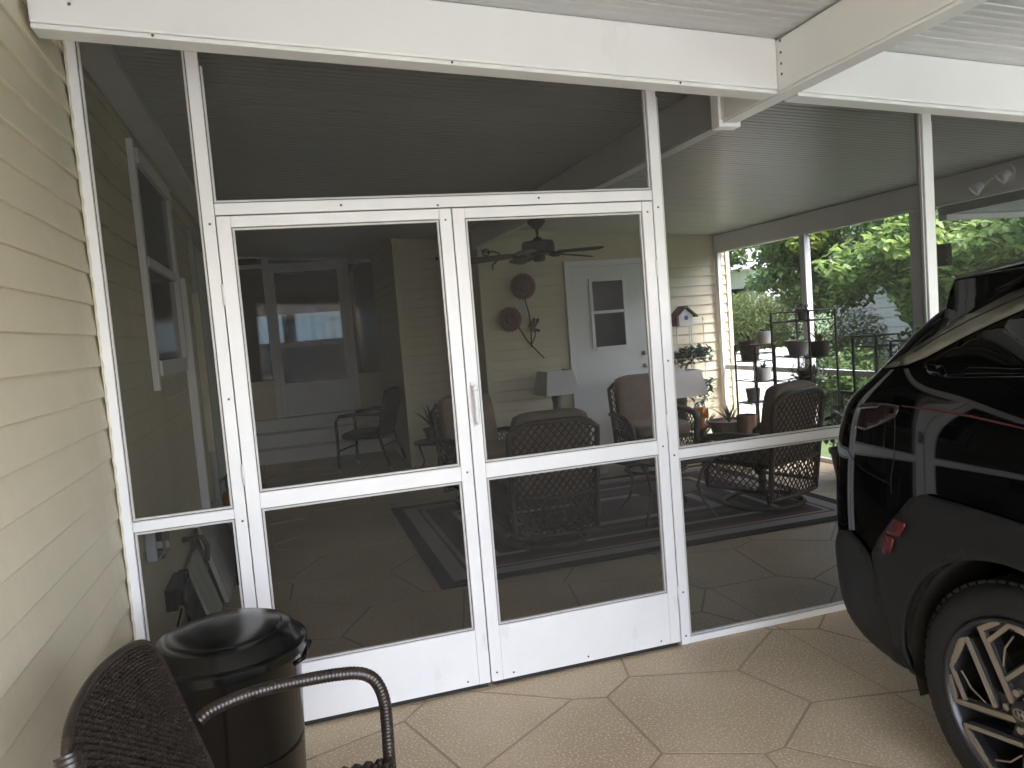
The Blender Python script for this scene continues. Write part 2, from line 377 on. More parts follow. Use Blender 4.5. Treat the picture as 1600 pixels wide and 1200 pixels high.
# ------------------------------------------------------------------ roof: ribbed pans (ribs run along X), ledger
roof = thing('carport_roof', 'white ribbed aluminium roof pans sloping away from the house over carport and porch', 'roof', (3, 0, 2.6))
PW = .305
def pan_mesh(x0, x1):
    prof = []
    n = 6
    for i in range(n):
        y = PW*i/n; d = PW/n
        prof += [(y, 0), (y+d*.55, 0), (y+d*.7, .0035), (y+d*.85, .0035)]
    prof += [(PW-.004, 0), (PW-.003, .012), (PW, .012), (PW, .04), (0, .04)]
    a = [(x0, y, cz(x0)+z) for y, z in prof]; b = [(x1, y, cz(x1)+z) for y, z in prof]
    mb = MB(); mb.prism(a, b)
    me = bpy.data.meshes.new('roof_pan'); me.from_pydata([tuple(Vector(v)-Vector((3,0,2.6))) for v in mb.v], [], mb.f); me.update(); me.materials.append(ceilw)
    return me
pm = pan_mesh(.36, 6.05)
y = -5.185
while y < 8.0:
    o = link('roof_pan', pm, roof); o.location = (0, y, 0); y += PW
box('roof_top', roofm, (-3.1, 6.1, 8.0, 12.2, 2.92, 3.0), roof, bevel=0)
box('roof_top', roofm, (-3.1, .33, -6.1, 8.0, 3.31, 3.36), roof, bevel=0)
mb = MB(); x0, x1 = .346, .47
mb.prism([(x0,-6,2.70),(x1,-6,2.72),(x1,-6,cz(x1)-.003),(x0,-6,cz(x0)-.003)], [(x0,7.88,2.70),(x1,7.88,2.72),(x1,7.88,cz(x1)-.003),(x0,7.88,cz(x0)-.003)])
tag(mb.build('ledger_strip', beamw, bevel=.003), 'white ledger strip where the ribbed ceiling meets the left house wall', 'trim strip')

def xbeam(name, label, x0, x1, y0, y1, dz=.2, parent=None):
    t = thing(name, label, 'roof beam', ((x0+x1)/2, (y0+y1)/2, cz((x0+x1)/2)))
    def ring(y, e=0): return [(x0,y,cz(x0)-dz+.0+e),(x1,y,cz(x1)-dz+e),(x1,y,cz(x1)-.002),(x0,y,cz(x0)-.002)]
    mb = MB(); a, b = ring(y0), ring(y1); mb.prism(a, b); mb.build('beam_body', beamw, t, True, bevel=.006)
    mb = MB(); mb.prism([(x0,y0+.006,cz(x0)-dz-.016),(x1,y0+.006,cz(x1)-dz-.016),(x1,y0+.006,cz(x1)-dz-.001),(x0,y0+.006,cz(x0)-dz-.001)],
                        [(x0,y1-.006,cz(x0)-dz-.016),(x1,y1-.006,cz(x1)-dz-.016),(x1,y1-.006,cz(x1)-dz-.001),(x0,y1-.006,cz(x0)-dz-.001)])
    mb.build('beam_lip', beamw, t, True, bevel=.003)
    return t
fb = xbeam('front_beam', 'long white box beam crossing the picture above the double screen doors', .36, 2.981, -.46, -.36)
fb2 = xbeam('front_beam', 'white box beam above the car, right of the lengthwise beam', 3.075, 5.84, -.46, -.36)
ZB = 2.39
yb = thing('lengthwise_beam', 'white box beam running front to back from overhead right into the dark porch', 'roof beam', (3.03, 0, 2.4))
box('beam_body', beamw, (2.983, 3.073, -5.1, 4.79, ZB, cz(3.073)-.003), yb, bevel=.004)
box('beam_lip', beamw, (2.990, 3.066, -5.1, 4.785, ZB-.012, ZB-.001), yb, bevel=.002)
box('beam_channel', white, (2.972, 3.084, -.035, .035, ZB-.028, cz(3.084)-.004), yb, bevel=.002)
def disc(mb, c, r, axis, t=.003):
    n = 10; a = []; b = []
    for i in range(n):
        u, v = r*math.cos(2*PI*i/n), r*math.sin(2*PI*i/n)
        if axis == 'y': a.append((c[0]+u, c[1], c[2]+v)); b.append((c[0]+u*.7, c[1]-t, c[2]+v*.7))
        else: a.append((c[0], c[1]+u, c[2]+v)); b.append((c[0]-t, c[1]+u*.7, c[2]+v*.7))
    mb.prism(a, b)
for z in (2.575, 2.53, 2.487, 2.447):
    mb = MB(); disc(mb, (2.982, -.485, z), .0055, 'x'); mb.build('screw', screwm, yb, True)
for x, z in ((.44, 2.655), (.475, 2.63)):
    mb = MB(); disc(mb, (x, -.461, z), .0055, 'y'); mb.build('screw', screwm, fb, True)
for x in (.7, 1.66, 2.55):
    mb = MB(); disc(mb, (x, -.455, cz(x)-.207), .005, 'y'); mb.build('screw', screwm, fb, True)
ob = thing('outer_beam', 'deep white box beam over the garden side of the porch', 'roof beam', (5.9, 0, 2.3))
box('beam_body', beamw, (5.85, 5.95, -5.1, 4.79, 2.205, cz(5.95)-.003), ob, bevel=.004)
box('beam_lip', beamw, (5.857, 5.943, -5.1, 4.785, 2.190, 2.204), ob, bevel=.002)
rb = thing('roof_extension', 'side canopy beyond the outer beam with a low end fascia, behind the car', 'canopy', (7, 0, 2.3))
mb = MB(); mb.prism([(5.955,-2.5,2.150),(8.6,-2.5,2.165),(8.6,-2.5,2.30),(5.955,-2.5,2.30)], [(5.955,1.70,2.126),(8.6,1.70,2.140),(8.6,1.70,2.30),(5.955,1.70,2.30)]); mb.build('canopy_panel', ceilw, rb, True)
box('fascia', beamw, (5.955, 8.6, 1.62, 1.70, 2.086, 2.1255), rb)
box('support_post', white, (8.5, 8.58, 1.5, 1.6, -.14, 2.13), rb)

def post(name, label, x0, x1, y0, y1, z1=None, grp=None, m_=None, z0=0):
    o = box(name, m_ or white, (x0, x1, y0, y1, z0, z1 if z1 else cz(x1)-.005), None, bevel=.003)
    return tag(o, label, 'post', grp)
for y_, lab in ((-5.1, 'front'), (-2.9, 'middle')):
    post('carport_post', 'white square %s post under the outer beam beyond the car' % lab, 5.85, 5.95, y_, y_+.1, 2.188, m_=white)

# ------------------------------------------------------------------ screen wall at Y=0
sw = thing('screen_wall', 'white aluminium screen wall framing dark insect screens on both sides of the doors', 'screen wall', (2.7, 0, 0))
Y0, Y1 = 0.0, .05
def fr(name, x0, x1, z0, z1, y0=Y0, y1=Y1, p=None, slope=False):
    if slope:
        mb = MB(); mb.prism([(x0,y0,z0),(x1,y0,z0),(x1,y0,cz(x1)-.005),(x0,y0,cz(x0)-.005)], [(x0,y1,z0),(x1,y1,z0),(x1,y1,cz(x1)-.005),(x0,y1,cz(x0)-.005)])
        return mb.build(name, white, p or sw, True, bevel=.0025)
    return box(name, white, (x0, x1, y0, y1, z0, z1), p or sw, bevel=.0025)
fr('wall_channel', .3465, .386, .2, 0, slope=True)
fr('jamb', .750, .795, 0, 0, slope=True)
fr('jamb', 2.637, 2.683, 0, 0, slope=True)
fr('mullion', 4.142, 4.198, 0, 0, slope=True)
fr('mullion', 5.795, 5.848, 0, 2.2)
fr('header', .797, 2.635, 2.053, 2.097, .002, .048)
fr('mid_rail', .387, .749, .882, .921, .002, .048)
fr('mid_rail', 2.684, 4.141, .876, .917, .002, .048)
fr('mid_rail', 4.199, 5.794, .876, .917, .002, .048)
fr('sill', 2.684, 4.141, 0, .03, .002, .048); fr('sill', 4.199, 5.794, 0, .03, .002, .048); fr('sill', .387, .749, .17, .21, .002, .048)
fr('kick_infill', .352, .749, .0, .169, .004, .046)
# ragged caulk against the siding
mb = MB(); cr = random.Random(3)
mb.tube([(.3505+.0022*math.sin(z_*55/6.28*1.0)+.0015*cr.random(), -.002, .2+z_*.03) for z_ in range(84)], .0045, 6)
mb.build('caulk_bead', caulk, sw, True, bevel=.002)
def pane(p, x0, x1, z0, z1, y=.025, slope=False, nm='screen_panel'):
    z1a, z1b = (cz(x0)-.006, cz(x1)-.006) if slope else (z1, z1)
    mb = MB(); mb.add([(x0,y,z0),(x1,y,z0),(x1,y,z1b),(x0,y,z1a)], [(0,1,2,3)]); mb.build(nm, screen_m, p, True)
    # spline groove and bead around the pane (proud at the front)
    e, b = .004, .0075; yf = y-.019
    sp = MB(); bd = MB()
    for (q, o0, o1, ya, yb) in ((sp, 0, e, yf+.006, y-.002), (bd, e, e+b, yf+.003, y-.002)):
        q.box(x0+o0, x0+o1, ya, yb, z0+o0, min(z1a, z1b)-o0); q.box(x1-o1, x1-o0, ya, yb, z0+o0, min(z1a, z1b)-o0)
        q.box(x0+o1, x1-o1, ya, yb, z0+o0, z0+o1)
        if not slope: q.box(x0+o1, x1-o1, ya, yb, z1-o1, z1-o0)
    sp.build('spline', spline, p, True); bd.build('spline_bead', bead, p, True)
pane(sw, .386, .750, .21, .882); pane(sw, .386, .750, .921, 0, slope=True)
pane(sw, .795, 2.637, 2.097, 0, slope=True)
pane(sw, 2.683, 4.142, .03, .876); pane(sw, 2.683, 4.142, .917, 0, slope=True)
pane(sw, 4.198, 5.795, .03, .876); pane(sw, 4.198, 5.795, .917, 0, slope=True)
for x, z in ((.775,2.02),(.775,1.35),(.777,.87),(2.66,2.02),(2.66,1.33),(2.66,.895),(2.66,.04),(2.66,.25),(.775,.35),(1.27,2.075),(2.1,2.078),(1.66,2.062)):
    mb = MB(); disc(mb, (x, -.0005, z), .005, 'y'); mb.build('screw', screwm, sw, True)

def leaf(x0, x1, label, handle):
    d = thing('screen_door', label, 'screen door', ((x0+x1)/2, .01, 0), group='pair of white screen doors')
    g_ = .0025; x0 += g_; x1 -= g_; ya, yb = -.010, .022; s_ = .0505
    def q(nm, b, bv=.002): return box(nm, white, b, d, bevel=bv)
    q('stile', (x0, x0+s_, ya, yb, .022, 2.046)); q('stile', (x1-s_, x1, ya, yb, .022, 2.046))
    q('top_rail', (x0+s_+.0006, x1-s_-.0006, ya+.001, yb-.001, 2.004, 2.046))
    q('mid_rail', (x0+s_+.0006, x1-s_-.0006, ya+.001, yb-.001, .910, .973))
    q('kick_plate', (x0+s_+.0006, x1-s_-.0006, ya+.001, yb-.001, .022, .262))
    box('door_sweep', seam, (x0+.01, x1-.01, .0, .014, .002, .021), d, bevel=0)
    pane(d, x0+s_, x1-s_, .262, .910, .012); pane(d, x0+s_, x1-s_, .973, 2.004, .012)
    for x, z in ((x0+.1,.045),(x1-.1,.045),(x0+.45,.045),(x1-s_/2,.945),(x1-s_/2,2.0),(x0+s_/2,.06)):
        mb = MB(); disc(mb, (x, ya-.0003, z), .0045, 'y'); mb.build('screw', screwm, d, True)
    hx = x0 if not handle else x1
    for z in (.25, 1.05, 1.75):
        mb = MB(); mb.tube([(hx+(.001 if handle else -.001), ya-.003, z-.04),(hx+(.001 if handle else -.001), ya-.003, z+.04)], .0055, 8); mb.build('hinge', white, d, True, smooth=True)
    if handle:
        h = MB(); hxx = x0+.026
        h.tube([(hxx, ya-.010, 1.150), (hxx, ya-.032, 1.160), (hxx, ya-.036, 1.19), (hxx, ya-.036, 1.25), (hxx, ya-.030, 1.29), (hxx, ya-.012, 1.30)], [.0095,.0100,.0100,.0105,.0115,.012], 12)
        h.box(hxx-.011, hxx+.011, ya-.008, ya-.0005, 1.135, 1.325)
        o = h.build('door_handle', white, d, True, smooth=False, bevel=.002)
        h = MB(); h.tube([(hxx, ya-.008, 1.298), (hxx, ya-.042, 1.298)], .0125, 14); h.tube([(hxx+.022, .03, 1.298), (hxx+.022, .055, 1.298)], .011, 10)
        h.build('latch_button', white, d, True, smooth=True)
    return d
leaf(.797, 1.713, 'left white screen door with miterless plain stile, no handle, hinged beside the narrow panel', False)
leaf(1.713, 2.629, 'right white screen door carrying the white pull handle', True)

# outer screen wall on the garden side (X = 5.85)
ow = thing('screen_wall', 'far garden side screen wall with thin grey posts behind the plant stands', 'screen wall', (5.88, 2.4, 0))
def frx(name, y0, y1, z0, z1, x0=5.853, x1=5.90): return box(name, white, (x0, x1, y0, y1, z0, z1), ow)
frx('post', 4.72, 4.783, 0, 2.188, 5.850, 5.90); frx('post', 3.17, 3.25, 0, 2.188, 5.845, 5.91); frx('post', 1.77, 1.88, 0, 2.188, 5.845, 5.93)
for a, b in ((.06, 1.769), (1.881, 3.169), (3.251, 4.699)):
    frx('mid_rail', a, b, .85, .90); frx('sill', a, b, 0, .04)
    mb = MB(); mb.add([(5.876,a,.9),(5.876,b,.9),(5.876,b,2.188),(5.876,a,2.188)], [(0,1,2,3)]); mb.build('screen_panel', screen_o, ow, True)
    mb = MB(); mb.add([(5.876,a,.04),(5.876,b,.04),(5.876,b,.85),(5.876,a,.85)], [(0,1,2,3)]); mb.build('screen_panel', screen_o, ow, True)
# ------------------------------------------------------------------ rear steps and back screen front
st = thing('rear_steps', 'three pale painted steps up to the rear screened doorway', 'steps', (1.3, 7.6, 0))
for i, (ya, yb) in enumerate(((7.29, 7.57), (7.57, 7.85), (7.85, 7.9))):
    box('step_riser', beamw, (.346, 2.27, ya, 7.895 if i == 2 else yb+.2, .178*i+.0, .178*(i+1)-.03), st, bevel=.003)
    box('step_tread', beamw, (.346, 2.27, ya-.025, yb+.01 if i < 2 else 7.895, .178*(i+1)-.029, .178*(i+1)), st, bevel=.006)
bs = thing('rear_screen_front', 'dim grey framed doorway wall at the top of the rear steps', 'doorway wall', (1.3, 7.95, .53))
def bf(nm, x0, x1, z0, z1, m_=frame_grey, y0=7.9, y1=7.98): return box(nm, m_, (x0, x1, y0, y1, z0, z1), bs)
bf('header', .346, 2.285, 2.74, 2.82); bf('mullion', .80, .885, .535, 2.735); bf('mullion', 1.86, 1.95, .535, 2.735)
bf('transom', .346, .798, 2.60, 2.65); bf('transom', .887, 1.858, 2.585, 2.65); bf('transom', 1.952, 2.285, 2.60, 2.65)
bf('lower_wall', .346, .798, .535, 1.06, siding, 7.905, 7.975); bf('lower_wall', 1.952, 2.285, .535, 1.04, siding, 7.905, 7.975)
bf('door_stile', .887, .945, .54, 2.58, frame_grey, 7.885, 7.93); bf('door_stile', 1.79, 1.857, .54, 2.58, frame_grey, 7.885, 7.93)
bf('door_rail', .946, 1.789, 2.53, 2.58, frame_grey, 7.887, 7.928); bf('door_rail', .946, 1.789, 1.49, 1.56, frame_grey, 7.887, 7.928); bf('kick_panel', .946, 1.789, .54, 1.0, frame_grey, 7.887, 7.928)
for x0, x1, z0, z1 in ((.346,.798,1.06,2.6),(1.952,2.285,1.04,2.6),(.946,1.789,1.56,2.53),(.946,1.789,1.0,1.49),(.346,.798,2.65,2.74),(.887,1.858,2.65,2.74)):
    mb = MB(); mb.add([(x0,7.94,z0),(x1,7.94,z0),(x1,7.94,z1),(x0,7.94,z1)], [(0,1,2,3)]); mb.build('glass_pane', pane_dk if z0 < 1.03 else glass, bs, True)
rm = thing('rear_room', 'dark room behind the rear doorway with a curtained window', 'room', (1.3, 10, .5))
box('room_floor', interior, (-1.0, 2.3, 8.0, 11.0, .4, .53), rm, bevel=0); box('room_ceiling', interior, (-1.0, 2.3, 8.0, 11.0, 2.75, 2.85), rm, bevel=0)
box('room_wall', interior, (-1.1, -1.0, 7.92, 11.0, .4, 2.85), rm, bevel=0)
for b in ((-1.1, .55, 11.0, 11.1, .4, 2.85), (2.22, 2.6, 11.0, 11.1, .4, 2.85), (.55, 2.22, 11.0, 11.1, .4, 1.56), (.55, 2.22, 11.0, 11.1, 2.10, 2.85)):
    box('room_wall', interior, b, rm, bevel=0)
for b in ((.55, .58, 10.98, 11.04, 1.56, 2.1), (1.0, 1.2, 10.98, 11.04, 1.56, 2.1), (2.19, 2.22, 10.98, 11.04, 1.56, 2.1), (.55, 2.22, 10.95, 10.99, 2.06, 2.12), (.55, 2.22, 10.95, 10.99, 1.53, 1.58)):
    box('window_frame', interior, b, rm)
mb = MB()
for i in range(20): mb.add([(.56+.083*i, 10.975+.02*(i % 2), 1.56), (.56+.083*(i+1), 10.975+.02*((i+1) % 2), 1.56), (.56+.083*(i+1), 10.975+.02*((i+1) % 2), 2.1), (.56+.083*i, 10.975+.02*(i % 2), 2.1)], [(0,1,2,3)])
cm = bpy.data.materials.new('sheer_curtain'); cm.use_nodes = True; nn = cm.node_tree; pb = nn.nodes['Principled BSDF']; pb.inputs['Base Color'].default_value = (.3,.32,.36,1)
tr = nn.nodes.new('ShaderNodeBsdfTranslucent'); tr.inputs[0].default_value = (.25,.27,.3,1); ms = nn.nodes.new('ShaderNodeMixShader'); ms.inputs[0].default_value = .5
nn.links.new(pb.outputs[0], ms.inputs[1]); nn.links.new(tr.outputs[0], ms.inputs[2]); nn.links.new(ms.outputs[0], nn.nodes['Material Output'].inputs[0])
mb.build('curtain', cm, rm, True)

mb = MB(); disc(mb, (2.78, 5.683, 2.39), .022, 'y', .02); mb.build('wall_hook', iron, bw, True)
# ------------------------------------------------------------------ left wall fittings
wt = thing('wall_window', 'tall white framed two-sash window in the left house wall behind the narrow screen', 'window', (.345, 1.7, 2))
def wb(nm, m_, y0, y1, z0, z1, x0=.346, x1=.385, p=wt): return box(nm, m_, (x0, x1, y0, y1, z0, z1), p)
wb('frame_side', white, 1.12, 1.19, 1.42, 2.58, .346, .372); wb('frame_side', white, 2.25, 2.32, 1.50, 2.60); wb('frame_top', white, 1.191, 2.249, 2.52, 2.60); wb('frame_sill', white, 1.191, 2.249, 1.43, 1.51)
wb('meeting_rail', white, 1.191, 2.249, 2.0, 2.05, .346, .378); wb('glass_pane', pane_dk, 1.19, 2.25, 2.05, 2.52, .346, .362); wb('glass_pane', pane_dk, 1.19, 2.25, 1.51, 2.0, .346, .356)
wb('shutter_edge', white, 1.085, 1.118, 1.36, 2.62, .346, .378)
o = box('wall_pipe', white, (.346, .40, 2.47, 2.53, .40, 2.04), None); tag(o, 'white vertical conduit cover on the left wall just past the window', 'conduit')
o = box('wall_pipe', caulk, (.346, .40, 3.26, 3.31, .75, 1.99), None); tag(o, 'shorter cream conduit cover further along the left wall', 'conduit')
dl = thing('side_door', 'grey side door in white casing at the far end of the left wall', 'door', (.35, 3.9, 0))
box('door_frame', greyvinyl, (.346, .385, 3.42, 3.50, .28, 2.5), dl); box('door_frame', greyvinyl, (.346, .385, 4.40, 4.48, .28, 2.5), dl); box('door_frame', greyvinyl, (.346, .385, 3.501, 4.399, 2.42, 2.5), dl)
box('door_slab', doorw, (.346, .368, 3.501, 4.399, .28, 2.419), dl)
ot = thing('outlet_box', 'grey weatherproof outlet box with clear cover on left wall', 'outlet', (.37, .48, .72))
box('box_body', greyvinyl, (.346, .39, .40, .58, .66, .79), ot, bevel=.008); box('cover', glass, (.391, .42, .41, .57, .665, .785), ot, bevel=.006)
rv = thing('hose_valve', 'red handled garden valve with pipe on left wall', 'valve', (.37, 1.45, .485))
mb = MB(); mb.tube(arc((.42, 1.45, .5), .05, 0, 360, 14, 'yz')[:-1], .009, 6, close=True); mb.box(.412,.428,1.40,1.50,.494,.506); mb.build('handwheel', redmetal, rv, True, smooth=True)
mb = MB(); mb.tube([(.346,1.45,.5),(.45,1.45,.5),(.47,1.47,.44),(.46,1.47,.36)], .016, 8); mb.tube([(.38,1.45,.5),(.38,1.55,.47),(.38,1.6,.40)], .012, 8); mb.build('pipe', bronzestem, rv, True, smooth=True)
tm = thing('plug_timer', 'black outdoor plug adapter hanging on left wall with dangling cord', 'power adapter', (.37, .88, .38))
mb = MB(); mb.box(.346,.40,.72,1.02,.33,.44); mb.box(.40,.425,.76,.88,.34,.42); mb.box(.40,.42,.92,1.0,.36,.43); mb.box(.36,.41,1.02,1.1,.38,.43); mb.build('adapter_body', black_pl, tm, True, bevel=.008)
mb = MB(); mb.tube([(.41,.85,.34),(.43,.8,.26),(.44,.68,.19),(.43,.5,.15),(.42,.3,.17),(.41,.15,.22)], .007, 6); mb.tube([(.41,.75,.33),(.40,.6,.28),(.39,.4,.2),(.38,.25,.1)], .005, 6); mb.build('cord', black_pl, tm, True, smooth=True)
mb = MB(); mb.lathe([(0,-.02),(.014,-.012),(.018,0),(.012,.014),(0,.02)], (.44,.6,.19), 12); mb.build('bulb', orange, tm, True, smooth=True)
pb_ = thing('leaning_panel', 'weathered white panel leaning on the left wall near the floor', 'board', (.42, 2.4, 0))
mb = MB(); mb.prism([(.50,1.75,.01),(.53,1.75,.01),(.40,1.78,.50),(.37,1.78,.50)], [(.50,2.9,.01),(.53,2.9,.01),(.40,2.9,.44),(.37,2.9,.44)]); mb.build('board_face', conc, pb_, True, bevel=.004)
mb = MB(); mb.prism([(.47,1.30,.01),(.49,1.30,.01),(.375,1.36,.36),(.36,1.36,.36)], [(.47,1.72,.01),(.49,1.72,.01),(.375,1.74,.40),(.36,1.74,.40)]); mb.build('short_board', conc, pb_, True, bevel=.003)
dk = thing('storage_tub', 'dark storage tub on the porch floor behind the narrow screen', 'tub', (.62, 2.6, 0))
mb = MB(); mb.prism([(.55,2.1,.0),(.70,2.1,.0),(.74,2.08,.42),(.56,2.08,.42)], [(.55,3.4,.0),(.70,3.4,.0),(.74,3.44,.42),(.56,3.44,.42)]); mb.build('tub_body', black_pl, dk, True, bevel=.01)
box('tub_label', white, (.62, .68, 2.06, 2.08, .33, .37), dk)
gn = thing('garden_ornament', 'green leafed ornament on an orange pot beside the left wall', 'ornament', (.46, 3.42, .22))
mb = MB(); mb.lathe([(.03,0),(.055,.05),(.06,.11),(.05,.15)], (.46,3.42,.24), 14); mb.build('pot', orange, gn, True, smooth=True)
mb = MB(); mb.lathe([(.02,0),(.035,.06),(.03,.12),(.0,.18)], (.46,3.42,.39), 10); mb.tube([(.40,3.36,.50),(.46,3.42,.52),(.52,3.48,.50)], .012, 6); mb.build('figure', leaf_dark, gn, True, smooth=True)
box('plinth', conc, (.36, .56, 3.32, 3.52, 0, .24), gn, bevel=.01)

# ------------------------------------------------------------------ white door in the far wall
wd = thing('back_door', 'plain white door with a small two-pane window in far siding wall', 'door', (4.49, 4.78, 0))
XL, XR = 4.05, 4.936
def db(nm, m_, x0, x1, z0, z1, y0, y1, bv=.002): return box(nm, m_, (x0, x1, y0, y1, z0, z1), wd, bevel=bv)
db('door_slab', doorw, XL, XR, .07, 2.125, 4.768, 4.805); db('door_casing', white, XL-.065, XL-.004, .02, 2.19, 4.755, 4.82); db('door_casing', white, XR+.004, XR+.065, .02, 2.19, 4.755, 4.82); db('door_casing', white, XL-.003, XR+.003, 2.129, 2.19, 4.757, 4.82); db('threshold', steel, XL, XR, .02, .066, 4.74, 4.81)
db('weather_gap', seam, XR-.003, XR+.0035, .07, 2.12, 4.775, 4.81, 0)
db('window_trim', white, 4.255, 4.292, 1.23, 1.99, 4.745, 4.767); db('window_trim', white, 4.655, 4.692, 1.23, 1.99, 4.745, 4.767); db('window_trim', white, 4.293, 4.654, 1.20, 1.235, 4.747, 4.767); db('window_trim', doorw, 4.293, 4.654, 1.955, 1.985, 4.747, 4.767); db('window_trim', white, 4.293, 4.654, 1.60, 1.632, 4.748, 4.767)
db('glass_pane', pane_dk, 4.292, 4.655, 1.632, 1.955, 4.757, 4.766, 0); db('glass_pane', pane_dk, 4.292, 4.655, 1.235, 1.60, 4.757, 4.766, 0)
for z, r_ in ((1.124, .027), (.978, .022)):
    mb = MB(); n = 16
    mb.tube([(4.87, 4.768, z), (4.87, 4.755, z)], r_*1.1, n); mb.tube([(4.87, 4.755, z), (4.87, 4.735, z)], r_*.5, n); mb.tube([(4.87, 4.735, z), (4.87, 4.715, z)], [r_*.95, r_*.8], n)
    mb.build('door_knob' if z < 1 else 'deadbolt', steel, wd, True, smooth=True)

# ceiling fan
fn = thing('ceiling_fan', 'black five-blade ceiling fan hanging from the lengthwise beam in the porch', 'ceiling fan', (3.03, 2.78, 2.16))
mb = MB(); mb.lathe([(.075,.215),(.07,.19),(.035,.15)], n=20); mb.build('canopy', fanm, fn, smooth=True)
mb = MB(); mb.lathe([(.013,.16),(.013,.07)], n=10); mb.lathe([(.03,.075),(.05,.05),(.06,.04)], n=18); mb.build('downrod', fanm, fn, smooth=True)
mb = MB(); mb.lathe([(.05,.05),(.12,.045),(.132,.03),(.134,-.045),(.12,-.06),(.05,-.07)], n=28); mb.build('motor_housing', fanm, fn, smooth=False, bevel=.004)
mb = MB(); mb.lathe([(.05,-.06),(.052,-.10),(.04,-.115),(.0,-.12)], n=20); mb.build('switch_cup', fanm, fn, smooth=True)
mb = MB(); mb.tube([(.02,0,-.11),(.02,0,-.22)], .0018, 5); mb.build('pull_chain', steel, fn)
for k in range(5):
    a = math.radians(72*k+22); ca, sa = math.cos(a), math.sin(a)
    def P(r, w, z): return (ca*r-sa*w, sa*r+ca*w, z)
    ol = [(.17,-.045),(.30,-.062),(.50,-.068),(.56,-.05),(.575,0),(.56,.05),(.50,.068),(.30,.062),(.17,.045)]
    mb = MB(); mb.prism([P(r, w, -.055+w*.22-.004-.05*(r-.17)) for r, w in ol], [P(r, w, -.055+w*.22+.004-.05*(r-.17)) for r, w in ol]); bl = mb.build('blade', fanm, fn)
    mb = MB(); mb.tube([P(.10,0,-.055), P(.16,0,-.07), P(.22,0,-.066)], .012, 6); mb.build('blade_arm', fanm, bl)

# metal flower wall art
fa = thing('flower_wall_art', 'dark red metal flowers on brown stems mounted on far siding wall', 'wall art', (3.5, 4.77, 1.6))
def flower(c, r, n=26):
    mb = MB()
    for ring, (rr, zz) in enumerate(((r, 0), (r*.8, -.012), (r*.58, -.022))):
        for i in range(n):
            a = 2*PI*(i+.5*ring)/n; w = PI*rr/n*1.25
            ca, sa = math.cos(a), math.sin(a)
            def P(q, t, d): return (c[0]+ca*q-sa*t, c[1]+zz-d, c[2]+sa*q+ca*t)
            mb.add([P(rr*.45, -w*.5, 0), P(rr*.85, -w*.8, .012), P(rr, 0, .004), P(rr*.85, w*.8, .012), P(rr*.45, w*.5, 0)], [(0,1,2,3,4)])
    mb.build('flower_head', redmetal, fa, True, solid=.002)
    mb = MB(); mb.lathe([(r*.42,0),(r*.3,.014),(0,.02)], (0,0,0), 16)
    mb.v = [(c[0]+v[0], c[1]-.03-v[2], c[2]+v[1]) for v in mb.v]; mb.build('flower_centre', redmetal, fa, True, smooth=True)
flower((3.50, 4.76, 1.955), .150); flower((3.325, 4.76, 1.615), .140)
mb = MB()
for i in range(7):
    a = math.radians(60+i*40); mb.add([(3.60,4.76,1.50),(3.60+.07*math.cos(a-.3),4.745,1.53+.07*math.sin(a-.3)),(3.60+.085*math.cos(a),4.735,1.53+.085*math.sin(a)),(3.60+.07*math.cos(a+.3),4.745,1.53+.07*math.sin(a+.3))], [(0,1,2,3)])
mb.build('flower_bud', redmetal, fa, True, solid=.002)
mb = MB(); mb.tube([(3.51,4.765,1.83),(3.55,4.765,1.65),(3.555,4.765,1.45),(3.545,4.765,1.30)], .007, 6); mb.tube([(3.41,4.765,1.54),(3.50,4.765,1.38),(3.60,4.765,1.26),(3.68,4.765,1.17)], .007, 6); mb.tube([(3.60,4.765,1.49),(3.60,4.765,1.42),(3.545,4.765,1.32)], .006, 6); mb.build('stem', bronzestem, fa, True, smooth=True)
cb = thing('coiled_cable', 'loop of dark cable hanging by the beam end on far wall', 'cable', (3.1, 4.76, 2.3))
mb = MB(); mb.tube([(3.07,4.76,2.36),(3.12,4.75,2.335),(3.2,4.75,2.34),(3.26,4.75,2.32),(3.28,4.75,2.28),(3.22,4.75,2.23),(3.18,4.75,2.2),(3.18,4.75,2.15)], .008, 6); mb.tube(arc((3.12,4.755,2.335), .035, 0, 360, 12, 'xz')[:-1], .007, 6, close=True); mb.build('cable_loop', black_pl, cb, True, smooth=True)

# ------------------------------------------------------------------ rug
rx0, rx1, ry0, ry1 = 1.76, 4.95, 1.32, 3.67
mb = MB(); NX, NY = 160, 120
me = bpy.data.meshes.new('striped_rug')
vs = [(rx0+(rx1-rx0)*i/NX, ry0+(ry1-ry0)*j/NY, .009) for j in range(NY+1) for i in range(NX+1)]
me.from_pydata(vs, [], [(j*(NX+1)+i, j*(NX+1)+i+1, (j+1)*(NX+1)+i+1, (j+1)*(NX+1)+i) for j in range(NY) for i in range(NX)]); me.update()
at = me.attributes.new('border', 'FLOAT', 'POINT')
at.data.foreach_set('value', [min(min(v[0]-rx0, rx1-v[0], v[1]-ry0, ry1-v[1])/1.0, .999) for v in vs])
me.materials.append(rug_mat())
ro_ = link('striped_rug', me, solid=.006); tag(ro_, 'large rug with black border and concentric grey and maroon bands on porch floor', 'rug')

